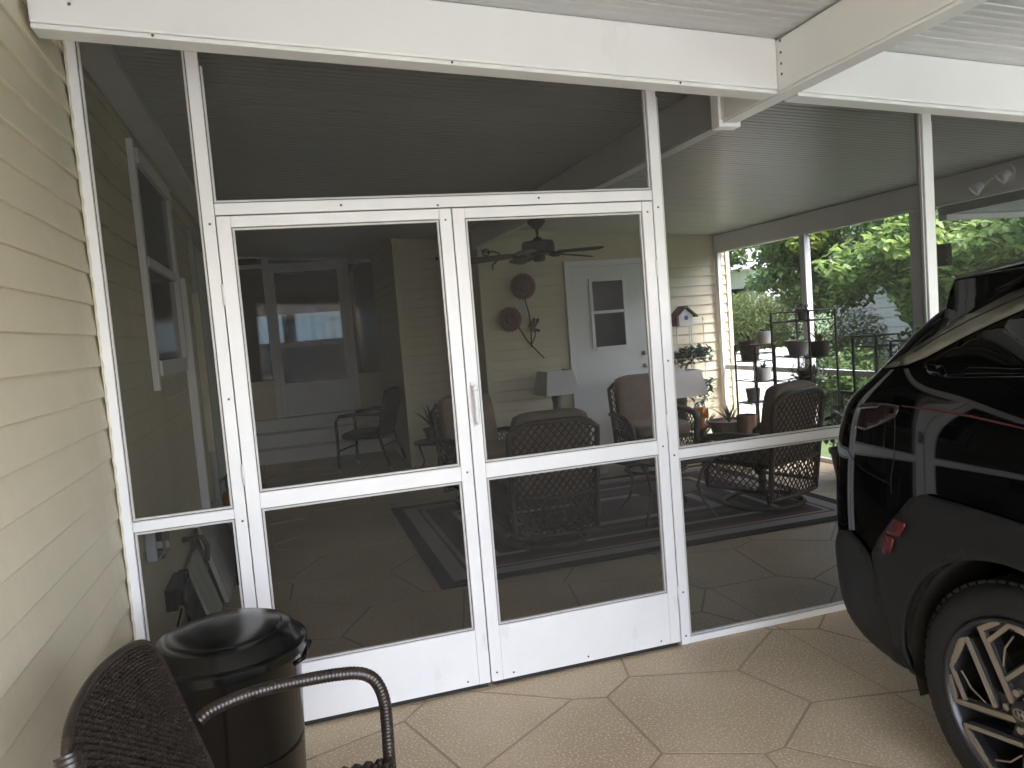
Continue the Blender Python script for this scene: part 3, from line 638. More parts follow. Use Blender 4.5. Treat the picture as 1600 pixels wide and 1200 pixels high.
# ------------------------------------------------------------------ furniture
def rbox(mb, x0, x1, y0, y1, z0, z1, r, n=5):      # pillow-like rounded cushion
    nx, ny, nz = 10, 4, 10
    cx, cy_, cz_ = (x0+x1)/2, (y0+y1)/2, (z0+z1)/2; a, b, c_ = (x1-x0)/2, (y1-y0)/2, (z1-z0)/2
    bm = bmesh.new(); bmesh.ops.create_cube(bm, size=2); bmesh.ops.subdivide_edges(bm, edges=bm.edges[:], cuts=7, use_grid_fill=True)
    vs = []
    for v in bm.verts:
        p = v.co; e = 5
        L_ = (abs(p.x)**e+abs(p.y)**e+abs(p.z)**e)**(1/e)
        q = p/L_*1.0 if L_ > 0 else p
        k = .78
        vs.append((cx+a*(p.x*(1-k)+q.x*k), cy_+b*(p.y*(1-k)+q.y*k), cz_+c_*(p.z*(1-k)+q.z*k)))
    bm.verts.index_update(); mb.add(vs, [tuple(v.index for v in f.verts) for f in bm.faces]); bm.free(); return mb
def xf(mb, M4): mb.v = [tuple(M4 @ Vector(v)) for v in mb.v]; return mb
def lattice(P, nu, nv, r, m_, name, parent, clipf=None):
    """diamond lattice over a surface P(u,v), u,v in 0..1"""
    mb = MB(); N = nu
    for sgn in (1, -1):
        for k in range(-nv, nu+nv+1):
            pts = []
            for j in range(0, nv*2+1):
                v = j/(nv*2); u = (k+sgn*v*nv*.9)/nu if sgn > 0 else (k-v*nv*.9+0)/nu
                if -.0001 <= u <= 1.0001 and (not clipf or clipf(u, v)): pts.append(Vector(P(u, v))+Vector((0, .003*sgn, 0)))
                else:
                    if len(pts) > 1: mb.tube(pts, r, 4)
                    pts = []
            if len(pts) > 1: mb.tube(pts, r, 4)
    return mb.build(name, m_, parent)
def swivel_chair(loc, rot, label, base=True):
    t = thing('wicker_armchair', label, 'armchair', loc, rot, 'brown wicker lounge chairs in the porch')
    w = .31
    # back frame: leaning backwards (-Y)
    def PB(u, v):      # v 0 bottom..1 top
        x = (u-.5)*2*w*(1-.06*(1-v)); z = .10+.80*v; y = -.27-.10*v-.03*(1-(2*u-1)**2)
        if v > .9: z -= .12*abs(2*u-1)**6*(v-.9)/.1
        return (x, y, z)
    o = lattice(PB, 12, 14, .0058, wick, 'back_lattice', t)
    mb = MB(); fr_ = [PB(0, i/12) for i in range(12)]+[PB(u/10, .985) for u in range(1, 10)]+[PB(1, 1-i/12) for i in range(1, 13)]
    mb.tube(fr_, .020, 8); mb.tube([PB(i/10, 0) for i in range(11)], .016, 8); mb.tube([PB(i/10, .34) for i in range(11)], .012, 6); mb.build('back_frame', wick, t, smooth=True)
    for s_ in (-1, 1):
        mb = MB(); mb.tube([(s_*w*1.02,-.33,.56),(s_*(w+.04),-.18,.58),(s_*(w+.055),.05,.575),(s_*(w+.05),.22,.555),(s_*(w+.03),.29,.50),(s_*(w+.01),.30,.40),(s_*w,.28,.16)], [.028,.036,.040,.038,.034,.028,.022], 10, flat=.75); mb.build('armrest', wick, t, smooth=True)
        def PS(u, v, s_=s_): return (s_*(w+.02*v), -.28+.57*u, .16+.39*v)
        lattice(PS, 9, 7, .0055, wick, 'side_lattice', t)
        mb = MB(); mb.tube([PS(i/8, 0) for i in range(9)], .015, 6); mb.build('side_rail', wick, t)
    def PF(u, v): return ((u-.5)*2*w, .29, .16+.20*v)
    lattice(PF, 12, 4, .0045, wick, 'front_lattice', t)
    mb = MB(); mb.box(-w+.01, w-.01, -.27, .28, .34, .375); mb.build('seat_deck', wick, t)
    mb = MB(); rbox(mb, -w+.02, w-.02, -.22, .32, .375, .50, .04); mb.build('seat_cushion', cush, t, smooth=True)
    mb = MB(); rbox(mb, -w+.035, w-.035, -.075, .075, -.10, .50, .04); xf(mb, Matrix.Translation((0, -.225, .455)) @ Matrix.Rotation(math.radians(10), 4, 'X')); mb.build('back_cushion', cush, t, smooth=True)
    mb = MB()
    mb.tube(arc((0,0,.018), .30, 0, 360, 40)[:-1], .016, 8, close=True)
    mb.build('base_ring', wick, t, smooth=True)
    mb = MB()
    for k in range(4):
        a = PI/4+k*PI/2; mb.tube([(.30*math.cos(a),.30*math.sin(a),.02),(.2*math.cos(a),.2*math.sin(a),.075),(.04*math.cos(a),.04*math.sin(a),.09)], .012, 6)
    mb.tube([(0,0,.06),(0,0,.34)], .03, 12); mb.build('swivel_post', wick, t, smooth=True)
    return t
c1 = swivel_chair((2.665, 2.00, .012), math.radians(-3), 'brown wicker swivel chair with its lattice back to the screen doors')
copy_tree(c1, (4.47, 2.02, .012), math.radians(20), 'brown wicker swivel chair seen from behind to the right, near the car')
copy_tree(c1, (4.42, 3.75, .0), math.radians(176), 'brown wicker chair facing us in front of the white back door')
copy_tree(c1, (2.62, 3.45, .012), math.radians(198), 'brown wicker chair facing us at the left end of the rug, beside the plant table')

def glass_table(loc, label, r=.42, h=.47):
    t = thing('round_table', label, 'table', loc)
    mb = MB(); mb.lathe([(0,h),(r,h),(r,h+.008),(0,h+.008)], n=36, cap=False); mb.build('table_top', glass, t, smooth=False)
    mb = MB(); mb.tube(arc((0,0,h-.005), r, 0, 360, 36)[:-1], .012, 8, close=True); mb.build('rim', wick, t, smooth=True)
    for k in range(4):
        a = math.radians(40+90*k); ca, sa = math.cos(a), math.sin(a)
        mb = MB(); mb.tube([(ca*r*.95,sa*r*.95,h-.01),(ca*r*.72,sa*r*.72,.36),(ca*r*.62,sa*r*.62,.24),(ca*r*.72,sa*r*.72,.12),(ca*r*.95,sa*r*.95,.0)], .012, 8); mb.build('leg', wick, t, smooth=True)
    mb = MB(); mb.lathe([(0,.2),(r*.62,.2),(r*.62,.21),(0,.21)], n=24, cap=False); mb.build('lower_shelf', wick, t)
    return t
glass_table((3.68, 2.12, .012), 'round glass side table with curved metal legs between the two near chairs')

def lamp(loc, label, k=1):
    t = thing('table_lamp', label, 'lamp', loc)
    mb = MB(); mb.lathe([(.085*k,0),(.085*k,.02),(.05*k,.03),(.045*k,.20*k),(.055*k,.24*k),(.05*k,.27*k),(.02*k,.30*k)], n=16); mb.build('lamp_base', lampb, t, smooth=False)
    mb = MB(); mb.tube([(0,0,.29*k),(0,0,.52*k)], .006, 6); mb.build('stem', steel, t)
    mb = MB(); mb.lathe([(.262*k,.29*k),(.200*k,.535*k)], n=4, cap=False, rot=math.radians(48)); mb.build('lamp_shade', shade_m, t, solid=.004)
    return t
def side_table(loc, r, h, label):
    t = thing('side_table', label, 'table', loc)
    mb = MB(); mb.lathe([(0,h-.02),(r,h-.02),(r,h),(0,h)], n=24, cap=False); mb.build('table_top', wick, t, smooth=False)
    for k in range(3):
        a = math.radians(30+120*k); mb = MB(); mb.tube([(r*.85*math.cos(a), r*.85*math.sin(a), h-.02), (r*.6*math.cos(a), r*.6*math.sin(a), h*.5), (r*.9*math.cos(a), r*.9*math.sin(a), 0)], .011, 6); mb.build('leg', wick, t, smooth=True)
    return t
side_table((3.66, 4.4, 0), .23, .51, 'low round side table under the lamp left of the back door')
lamp((3.66, 4.4, .512), 'brown column table lamp with square grey shade between the chairs')
side_table((5.02, 4.15, 0), .25, .34, 'low side table under the lamp right of the back door')
lamp((5.0, 4.2, .34), 'table lamp with wide pale shade just right of the door frame post', 1.1)
ah = thing('amber_lantern', 'small amber glass lantern under the right lamp shade', 'lantern', (5.04, 3.9, .34))
mb = MB(); mb.lathe([(.07,.10),(.095,.105),(.095,.20),(.07,.21)], n=4, rot=.5); mb.lathe([(.05,0),(.03,.05),(.05,.099)], n=12); mb.build('glass_body', orange, ah, smooth=True)
mb = MB(); mb.tube(arc((0,0,.21), .06, 0, 180, 10, 'xz'), .005, 5); mb.build('handle', iron, ah)
wc = MB(); wc.lathe([(.045,0),(.05,.01),(.05,.11),(.045,.12)], n=18)
tag(wc.build('white_canister', whitepot, smooth=False), 'small white canister on the floor behind the near swivel chair', 'canister').location = (3.93, 3.95, 0)

# dining-style armchair in the recess
def arm_chair_dark(loc, rot):
    t = thing('patio_chair', 'dark woven patio armchair on casters beside the rear steps', 'chair', loc, rot)
    mb = MB(); rbox(mb, -.26,.26,-.03,.03, -.02,.52,.02); xf(mb, Matrix.Translation((0,-.24,.44)) @ Matrix.Rotation(math.radians(14), 4, 'X')); mb.build('backrest', iron, t, smooth=True)
    mb = MB(); rbox(mb, -.25,.25,-.26,.26,.37,.46,.02); mb.build('seat', iron, t, smooth=True)
    for s_ in (-1, 1):
        mb = MB(); mb.tube([(s_*.26,-.29,.66),(s_*.27,0,.68),(s_*.27,.23,.66),(s_*.27,.27,.60),(s_*.27,.28,.05)], .019, 8); mb.build('armrest', iron, t, smooth=True)
        mb = MB(); mb.tube([(s_*.25,-.22,.5),(s_*.25,-.26,.3),(s_*.26,-.34,.05)], .018, 8); mb.build('leg', iron, t, smooth=True)
        for y_ in (.28, -.34):
            mb = MB(); mb.tube([(s_*.265-.012,y_,.025),(s_*.265+.012,y_,.025)], .025, 12); mb.build('caster', steel, t, smooth=True)
    mb = MB(); mb.tube([(-.27,.26,.26),(.27,.26,.26)], .01, 6); mb.build('stretcher', iron, t); mb = MB(); mb.tube([(-.26,-.26,.28),(.26,-.26,.28)], .01, 6); mb.build('stretcher', iron, t)
arm_chair_dark((1.84, 6.02, 0), math.radians(62))

# ------------------------------------------------------------------ plants
def blades(n, L, w, spread, droop, seed, up=1.0):
    R = random.Random(seed); mb = MB()
    for i in range(n):
        a = R.uniform(0, 2*PI); l = L*R.uniform(.6, 1.1); sp = spread*R.uniform(.2, 1)
        p = []; N = 5
        for j in range(N+1):
            t = j/N; rr = l*sp*(t+.3*t*t); z = l*(t*up-droop*t*t*sp)
            p.append(Vector((rr*math.cos(a), rr*math.sin(a), z)))
        sd_ = Vector((-math.sin(a), math.cos(a), 0))
        vs = []
        for j in range(N+1):
            ww = w*(1-(j/N)**1.6)*(.6+.4*min(1, j/1.5)); vs += [p[j]-sd_*ww, p[j]+sd_*ww+Vector((0,0,.002))]
        mb.add(vs, [(2*j, 2*j+1, 2*j+3, 2*j+2) for j in range(N)])
    return mb
def leafy(n, rad, size, seed, c=(0,0,0), down=0, sq=1):
    R = random.Random(seed); mb = MB()
    for i in range(n):
        while True:
            p = Vector((R.uniform(-1,1), R.uniform(-1,1), R.uniform(-1,1)))
            if p.length < 1: break
        p = Vector((c[0]+p.x*rad[0], c[1]+p.y*rad[1], c[2]+p.z*rad[2]-down*R.random()**2))
        s_ = size*R.uniform(.6, 1.25); q = Matrix.Rotation(R.uniform(0, 2*PI), 3, 'Z') @ Matrix.Rotation(R.uniform(-.9, .9), 3, 'X') @ Matrix.Rotation(R.uniform(-.6,.6), 3, 'Y')
        pts = [(0,-.5,0),(.26*sq,-.12,.05),(.2*sq,.25,.04),(0,.55,-.03),(-.2*sq,.25,.04),(-.26*sq,-.12,.05)]
        b = len(mb.v); mb.v += [tuple(p+q@(Vector(v)*s_)) for v in pts]; mb.f += [(b, b+1, b+2, b+3), (b, b+3, b+4, b+5)]
    return mb
def pot(loc, r, h, m_, label, plant, rim=True, kind='potted_plant', pm_=leaf_dark, cat='potted plant'):
    t = thing(kind, label, cat, loc)
    prof = [(r*.68,0),(r*.95,h*.86),(r*1.04,h*.87),(r*1.06,h),(r*.94,h),(r*.92,h*.9)] if rim else [(r*.78,0),(r,h),(r*.93,h),(r*.92,h*.9)]
    mb = MB(); mb.lathe(prof, n=22, cap=False); mb.lathe([(0,.0),(r*.68 if rim else r*.78,0)], n=22, cap=False); mb.build('pot', m_, t, smooth=False)
    mb = MB(); mb.lathe([(0,h*.88),(r*.925,h*.88)], n=20, cap=False); mb.build('soil', bronzestem, t)
    if plant:
        plant.v = [(v[0], v[1], v[2]+h*.88) for v in plant.v]; plant.build('foliage', pm_, t)
    return t
side_table((2.40, 4.75, 0), .22, .42, 'black wire plant table by the beige wall')
pot((2.40, 4.75, .42), .11, .13, iron, 'spiky dark succulent in black pot on the plant table', blades(16, .30, .022, 1.0, .25, 5), pm_=leaf_dark)
side_table((5.33, 3.85, 0), .20, .15, 'low stand under the big clay pot')
pot((5.36, 3.88, .152), .215, .235, terra, 'wide brown clay pot with dry spiky plant beside the lamp', blades(46, .27, .008, .8, .35, 8), pm_=leaf_dry)

# white trellis plant rack with birdhouse
tr_ = thing('trellis_rack', 'thin white metal plant rack against the siding right of the door', 'plant rack', (5.35, 4.62, 0))
mb = MB()
for x, z1 in ((5.20,1.40),(5.36,1.40),(5.42,1.46),(5.57,1.47)): mb.tube([(x,4.64 if x > 5.4 else 4.58,0),(x,4.64 if x > 5.4 else 4.58,z1)], .006, 6)
for z in (1.385, 1.03, .68, .33): mb.tube([(5.20,4.58,z),(5.36,4.58,z)], .005, 5); mb.tube([(5.42,4.64,z+.05),(5.57,4.64,z+.05)], .004, 5)
mb.build('rack_frame', white, tr_, True)
for z in (1.03, .68):
    box('shelf', white, (5.19, 5.50, 4.50, 4.64, z-.012, z), tr_)
bh = thing('birdhouse', 'small birdhouse with dark red roof on top of the white rack', 'birdhouse', (5.28, 4.58, 1.392))
mb = MB(); mb.prism([(-.06,-.05,0),(.07,-.05,0),(.075,-.05,.09),(.005,-.05,.15),(-.065,-.05,.09)], [(-.06,.06,0),(.07,.06,0),(.075,.06,.09),(.005,.06,.15),(-.065,.06,.09)]); mb.build('house_body', whitepot, bh); bh.scale = (1.25, 1.25, 1.25)
mb = MB()
mb.prism([(-.10,-.08,.07),(.005,-.08,.165),(.005,-.08,.177),(-.11,-.08,.075)], [(-.10,.08,.07),(.005,.08,.165),(.005,.08,.177),(-.11,.08,.075)])
mb.prism([(.006,-.08,.165),(.11,-.08,.07),(.12,-.08,.075),(.006,-.08,.177)], [(.006,.08,.165),(.11,.08,.07),(.12,.08,.075),(.006,.08,.177)]); mb.build('roof', redmetal, bh)
mb = MB(); disc(mb, (.01,-.051,.07), .022, 'y'); mb.build('entrance', mat('blue_paint', (.05,.08,.25), .5), bh)
mb = MB(); mb.box(-.085,-.061,-.05,.05,0,.085); mb.build('side_panel', redmetal, bh)
for (x, z, lab, sd_) in ((5.27, 1.03, 'bushy plant in dark pot on upper shelf of the white rack', 1), (5.46, 1.03, 'spreading blue-green plant at the right end of the upper rack shelf', 2), (5.46, .68, 'trailing blue-green plant on the lower rack shelf', 3)):
    pot((x, 4.55, z), .06, .09, terra, lab, leafy(150, (.15,.11,.07), .085, sd_, down=.14 if sd_ != 3 else .34, sq=.75), pm_=leaf_blue)
pot((5.27, 4.3, 0), .1, .16, terra, 'leafy plant on the floor in front of the white rack', blades(26, .34, .02, .9, .4, 12), pm_=leaf_dark)

# black metal plant stands along the garden screen
def stand(loc, rot, W_, D_, H_, shelves, label, top=True):
    t = thing('plant_stand', label, 'plant stand', loc, rot, 'black metal plant stands')
    for sx in (-1, 1):
        for sy in (-1, 1):
            mb = MB(); mb.tube([(sx*W_/2, sy*D_/2, 0), (sx*W_/2, sy*D_/2, H_)], .0115, 6); mb.build('leg', iron, t)
    for z in [H_-.004, H_-.09]:
        mb = MB(); mb.tube([(-W_/2,-D_/2,z),(W_/2,-D_/2,z),(W_/2,D_/2,z),(-W_/2,D_/2,z)], .006, 5, close=True); mb.build('rail', iron, t)
    for z, x in shelves:
        mb = MB(); mb.lathe([(0,z-.01),(.11,z-.01),(.12,z),(0,z)], (x,0,0), 18, cap=False)
        mb.tube([(-W_/2,-D_/2,z-.008),(W_/2,-D_/2,z-.008),(W_/2,D_/2,z-.008),(-W_/2,D_/2,z-.008)], .005, 5, close=True); mb.build('shelf', iron, t)
    return t
PH = PI/2
stand((5.56, 3.66, 0), PH, .36, .22, 1.16, [(.57, .06), (.80, -.13), (1.0, .08)], 'black tiered plant stand left of the thin grey post')
pot((5.56, 3.48, 1.17), .075, .12, whitepot, 'small white pot on the top tier of the left plant stand', blades(8, .07, .012, .9, .2, 21), rim=False)
mb = MB(); mb.lathe([(0,1.155),(.12,1.155),(.13,1.168),(0,1.168)], (5.56,3.5,0), 18, cap=False); tag(mb.build('pot_tray', bronzestem), 'round brown tray under the top white pot', 'tray')
pot((5.56, 3.74, 1.0), .11, .20, terra, 'tall brown pot with bare stems on left plant stand', blades(10, .12, .01, .6, .2, 22), rim=False)
pot((5.56, 3.53, .80), .085, .13, whitepot, 'white pot with a small sprig on the middle tier', blades(7, .12, .015, 1, .3, 23), rim=False)
pot((5.56, 3.72, .57), .075, .14, greypot, 'grey pot on the lower tier of the left plant stand', None, rim=False, kind='flower_pot', cat='pot')
pot((5.40, 3.62, .0), .10, .46, terra, 'dark tall pot with round leafed sprout near the swivel chair', leafy(16, (.08,.08,.05), .06, 24), rim=False, pm_=leaf_dark)
stand((5.56, 2.88, 0), PH, .54, .28, 1.47, [(1.06, .1), (1.06, -.18), (.83, .0), (.62, .1)], 'tall wide black étagère in front of the thin grey post'.replace('é', 'e'))
pot((5.56, 2.96, 1.06), .115, .14, greypot, 'wide grey pot in the middle of the tall black stand', leafy(60, (.10,.1,.03), .05, 31, down=.25, sq=.5), rim=True)
pot((5.56, 2.66, 1.06), .09, .13, iron, 'dark hanging-style basket on right side of the tall stand', blades(30, .16, .008, .8, .3, 32), rim=False, pm_=leaf_dry)
pot((5.56, 2.84, .83), .09, .10, terra, 'drooping striped plant on the lower shelf of the tall stand', leafy(120, (.18,.2,.08), .09, 33, down=.16, sq=.55), pm_=leaf_dark)
pot((5.56, 2.88, 1.385), .05, .10, iron, 'dark round topped pot at the crown of the tall stand', leafy(40, (.06,.06,.04), .04, 34, c=(0,0,.02)), pm_=leaf_dark)
stand((5.56, 1.98, 0), PH, .26, .22, 1.24, [(.55, 0), (.30, 0)], 'narrow black plant stand just left of the car')
stand((5.56, 1.55, 0), PH, .30, .22, 1.2, [(1.10, 0), (.5, 0)], 'black plant stand partly hidden behind the car rear')
pot((5.56, 1.6, 1.10), .10, .11, whitepot, 'white pot with small plant behind the car', leafy(40, (.1,.1,.06), .06, 41, c=(0,0,.04)), rim=False, pm_=leaf_mid)
pot((5.50, 2.28, .0), .15, .28, iron, 'black planter with leafy plant on the floor by the garden screen', leafy(160, (.2,.2,.22), .08, 42, c=(0,0,.2)), pm_=leaf_dark)
# black picket railing low along the garden screen
rl = thing('picket_railing', 'low black picket railing along the garden side of the porch', 'railing', (5.98, 1.5, 0))
mb = MB()
box('rail', iron, (5.965, 5.995, -.9, 3.1, .66, .69), rl); box('rail', iron, (5.965, 5.995, -.9, 3.1, .06, .09), rl)
pk = MB().box(-.008, .008, -.008, .008, .09, .66); pme = None
y_ = -.85
while y_ < 3.1:
    if pme is None: o0 = pk.build('picket', iron, rl); pme = o0; o0.location = (0, y_-1.5, 0)
    else: inst(pme, rl, (0, y_-1.5, 0))
    y_ += .085

# flood light on the outer beam
fl = thing('flood_light', 'white twin flood lamp fixed to the outer beam, top right', 'light', (5.84, 1.02, 2.31))
mb = MB(); mb.tube([(5.849,1.0,2.31),(5.825,1.0,2.31)], .06, 18); mb.build('mount_plate', white, fl, True, smooth=False)
for yy, zz in ((.93, 2.295), (1.14, 2.255)):
    mb = MB(); mb.tube([(5.825,1.0,2.31),(5.79,(1+yy)/2,2.30),(5.77,yy,zz)], .012, 6); mb.tube([(5.775,yy-.0,zz+.015),(5.73,yy+.03,zz-.03)], [.024,.045], 14); mb.build('lamp_head', white, fl, True, smooth=True)
ub = thing('sensor_box', 'small dark box mounted on the outer post right of the thin white mullion', 'box', (5.83, 1.55, 1.8))
box('box_body', interior, (5.80, 5.85, 1.48, 1.60, 1.73, 1.90), ub, bevel=.01); box('bracket', black_pl, (5.84, 5.90, 1.59, 1.77, 1.80, 1.83), ub)

# ------------------------------------------------------------------ foreground rubbish bin
bn = thing('rubbish_bin', 'round black plastic rubbish bin with domed lid standing before the left door', 'rubbish bin', (.752, -.78, 0))
mb = MB(); mb.lathe([(0,0),(.172,0),(.176,.01),(.208,.62),(.213,.625),(.213,.645)], n=48, cap=False); mb.build('bin_body', black_pl, bn, smooth=True)
mb = MB(); mb.lathe([(.221,.622),(.2225,.622),(.229,.625),(.2295,.628),(.2295,.648),(.2265,.651),(.216,.655),(.214,.656),(.190,.686),(.184,.691),(.165,.6955),(.163,.6955),(.158,.701),(.155,.702),(.09,.7045),(.0,.705)], n=64, cap=False); lid_ = mb.build('lid', lid_m, bn, smooth=True); q = lid_.modifiers.new('split', 'EDGE_SPLIT'); q.split_angle = math.radians(24)
mb = MB(); mb.lathe([(.180,.35),(.1925,.35),(.197,.362),(.19,.37)], n=40, cap=False); mb.build('body_ridge', black_pl, bn, smooth=True)
bn.scale = (1, 1, 1.04)
for a in (-10, 170):
    ar = math.radians(a); mb = MB(); c_, s_ = math.cos(ar), math.sin(ar)
    mb.tube([(c_*.20-s_*.07, s_*.20+c_*.07, .60), (c_*.228-s_*.06, s_*.228+c_*.06, .61), (c_*.228+s_*.06, s_*.228-c_*.06, .61), (c_*.20+s_*.07, s_*.22-c_*.07, .60)], .007, 8); mb.build('handle', black_pl, bn, smooth=True)

# ------------------------------------------------------------------ foreground woven chair (faces +X, back against the left wall)
wcx = thing('woven_armchair', 'dark brown woven armchair in the bottom left corner, its arm curving over the floor', 'armchair', (.9, -1.45, 0))
YC, HW = -1.435, .285
def PBk(u, v):      # u: 0 near(-Y)..1 far(+Y); v: 0 seat .. 1 top
    s_ = 2*u-1; top = .905-.055*abs(s_)**9-.03*s_*s_
    z = .42+(top-.42)*v; bow = .035*s_*s_
    x = .735-.165*v+bow*(.35+.65*v)+.034*s_*v
    y = YC+HW*s_*(1-.06*v*v)
    return (x, y, z)
mb = MB(); NR = 60
for i in range(NR):
    v = (i+.5)/NR; pts = []
    N = 104
    for j in range(N+1):
        p = Vector(PBk(j/N, v)); p.x += .0042*math.cos(PI*j/2+PI*i); pts.append(p)
    mb.tube(pts, .0042, 5)
mb.build('woven_back', wick_dk, wcx, True, smooth=True)
mb = MB(); mb.grid(lambda u, v: (PBk(u, v)[0]-.002, PBk(u, v)[1], PBk(u, v)[2]), 30, 16); mb.build('back_core', wick_dk, wcx, True)
edge = [PBk(0, i/10) for i in range(10)]+[PBk(u/20, 1) for u in range(21)]+[PBk(1, 1-i/10) for i in range(1, 11)]
def wrapped(pts, r, name):      # tube wrapped in a fine coil of wicker
    P_ = [Vector(p) for p in pts]; fine = []
    for a, b in zip(P_[:-1], P_[1:]):
        n = max(1, int((b-a).length/.0022)); fine += [a.lerp(b, k/n) for k in range(n)]
    fine.append(P_[-1]); rs = [r*(1+.10*abs(math.sin(k*.0022/.0085*PI))) for k in range(len(fine))]
    mb = MB(); mb.tube(fine, rs, 12); return mb.build(name, wick_dk, wcx, True, smooth=True)
def smoothpath(p, it=3):
    p = [Vector(q) for q in p]
    for _ in range(it):
        o = [p[0]]
        for a, b in zip(p[:-1], p[1:]): o += [a.lerp(b, .25), a.lerp(b, .75)]
        o.append(p[-1]); p = o
    return p
wrapped(smoothpath(edge, 1), .0085, 'back_frame')
wrapped(smoothpath([PBk(0, .30), PBk(0, .5), PBk(0, .72), PBk(0.01, .9), PBk(.06, .99)], 2), .021, 'back_frame')
for s_, yy in ((1, YC+HW+.005), (-1, YC-HW-.005)):
    wrapped(smoothpath([(.71, yy, .635), (.74, yy+.005*s_, .655), (.85, yy+.02*s_, .672), (1.02, yy+.02*s_, .675), (1.13, yy+.015*s_, .665), (1.165, yy+.015*s_, .60), (1.165, yy+.01*s_, .50), (1.16, yy, .42), (1.17, yy, 0)], 3), .0155, 'armrest')
    mb = MB(); mb.tube([(.735, yy, .45), (.70, yy, .2), (.66, yy, 0)], .015, 8); mb.build('leg', wick_dk, wcx, True, smooth=True)
mb = MB(); mb.grid(lambda u, v: (.72+.45*u, YC+HW*(2*v-1), .42+.008*math.sin(u*90)*math.sin(v*90)), 60, 60); mb.build('seat', wick_dk, wcx, True, solid=.02)

# ------------------------------------------------------------------ the parked car (rear towards the screens, side facing -X)
CX, CY = 3.765, -.65        # centre line and rear end; u runs from the rear towards -Y
car = thing('parked_car', 'glossy black sport utility car parked at the right with its rear corner near the screens', 'car', (CX, -2.9, 0))
ST = [ # u, W, [z of lines 1..8], w6, w7
 (0.00,.60,(.46,.52,.70,.86,.93,.955,.97,.975),.50,.34),
 (0.03,.755,(.42,.48,.70,.90,1.00,1.03,1.045,1.05),.62,.42),
 (0.08,.835,(.33,.46,.70,.93,1.09,1.12,1.14,1.15),.70,.46),
 (0.15,.872,(.29,.45,.70,.95,1.165,1.205,1.225,1.24),.80,.50),
 (0.26,.900,(.265,.44,.71,.97,1.21,1.275,1.32,1.34),.795,.50),
 (0.38,.914,(.25,.42,.72,.98,1.225,1.425,1.46,1.48),.765,.49),
 (0.48,.920,(.25,.42,.72,.985,1.225,1.54,1.56,1.57),.715,.47),
 (0.62,.922,(.26,.43,.72,.99,1.22,1.545,1.585,1.605),.655,.45),
 (0.90,.930,(.25,.43,.72,.99,1.21,1.575,1.62,1.645),.655,.45),
 (1.40,.928,(.24,.43,.72,.98,1.185,1.59,1.64,1.665),.66,.45),
 (2.00,.925,(.24,.43,.72,.97,1.15,1.59,1.645,1.67),.66,.45),
 (2.60,.922,(.24,.43,.71,.96,1.12,1.54,1.60,1.63),.65,.44),
 (3.00,.920,(.24,.43,.71,.95,1.09,1.38,1.44,1.47),.66,.44),
 (3.40,.915,(.24,.43,.71,.94,1.06,1.13,1.16,1.18),.72,.46),
 (3.90,.905,(.25,.43,.70,.91,1.00,1.045,1.07,1.08),.74,.46),
 (4.30,.855,(.27,.43,.67,.85,.93,.965,.985,.99),.70,.44),
 (4.50,.74,(.32,.44,.62,.77,.84,.87,.88,.885),.62,.40),
 (4.60,.58,(.38,.46,.58,.68,.73,.75,.76,.765),.48,.3)]
def section(s_):
    u, W_, z, w6, w7 = s_; tk = 1.0
    h = [(0, z[0]+.02), (W_*.72, z[0]), (W_-.045, z[0]+.01), (W_-.012, z[1]), (W_, z[2]), (W_-.008, z[3]), (W_-.035, z[4]), (w6, z[5]), (w7, z[6]), (0, z[7])]
    return h
bm = bmesh.new(); rings = []
for s_ in ST:
    h = section(s_); pts = [(-x, z) for x, z in h]+[(x, z) for x, z in h[-2:0:-1]]
    rings.append([bm.verts.new((x, CY-s_[0]+2.9, z)) for x, z in pts])
n = len(rings[0])
for a, b in zip(rings[:-1], rings[1:]):
    for i in range(n): bm.faces.new((a[i], a[(i+1) % n], b[(i+1) % n], b[i]))
bm.faces.new(rings[0][::-1]); bm.faces.new(rings[-1])
cl = bm.edges.layers.float.get('crease_edge') or bm.edges.layers.float.new('crease_edge')
bm.edges.ensure_lookup_table(); bm.normal_update()
bmesh.ops.recalc_face_normals(bm, faces=bm.faces[:])
me = bpy.data.meshes.new('car_body'); bm.to_mesh(me); bm.free(); me.materials.append(paint)
tmp = bpy.data.objects.new('car_body', me); C.objects.link(tmp)
q = tmp.modifiers.new('s', 'SUBSURF'); q.levels = 3; q.render_levels = 3
dg = bpy.context.evaluated_depsgraph_get(); dg.update()
me_s = bpy.data.meshes.new_from_object(tmp.evaluated_get(dg))
car_bvh = BVHTree.FromPolygons([v.co.copy() for v in me_s.vertices], [tuple(p.vertices) for p in me_s.polygons])
bpy.data.objects.remove(tmp)
WZ = .36; WU = (.905, 3.66)      # hub height, hub distance from the rear
body = bpy.data.objects.new('car_body', me_s); C.objects.link(body)
for wu in WU:
    for sx in (-1, 1):
        yc = CY-wu+2.9; nseg = 48; rr = .425
        cm_ = MB(); cm_.prism([(sx*.62, yc+rr*math.cos(2*PI*i/nseg), WZ+.01+rr*math.sin(2*PI*i/nseg)) for i in range(nseg)], [(sx*1.1, yc+rr*math.cos(2*PI*i/nseg), WZ+.01+rr*math.sin(2*PI*i/nseg)) for i in range(nseg)])
        co = cm_.build('cutter', seam); bmx = bmesh.new(); bmx.from_mesh(co.data); bmesh.ops.recalc_face_normals(bmx, faces=bmx.faces[:]); bmx.to_mesh(co.data); bmx.free()
        q = body.modifiers.new('b', 'BOOLEAN'); q.object = co; q.operation = 'DIFFERENCE'; q.solver = 'EXACT'
dg.update(); dg = bpy.context.evaluated_depsgraph_get(); me_c = bpy.data.meshes.new_from_object(body.evaluated_get(dg))
for o in list(bpy.data.objects):
    if o.name.startswith('cutter'): bpy.data.objects.remove(o)
bpy.data.objects.remove(body)
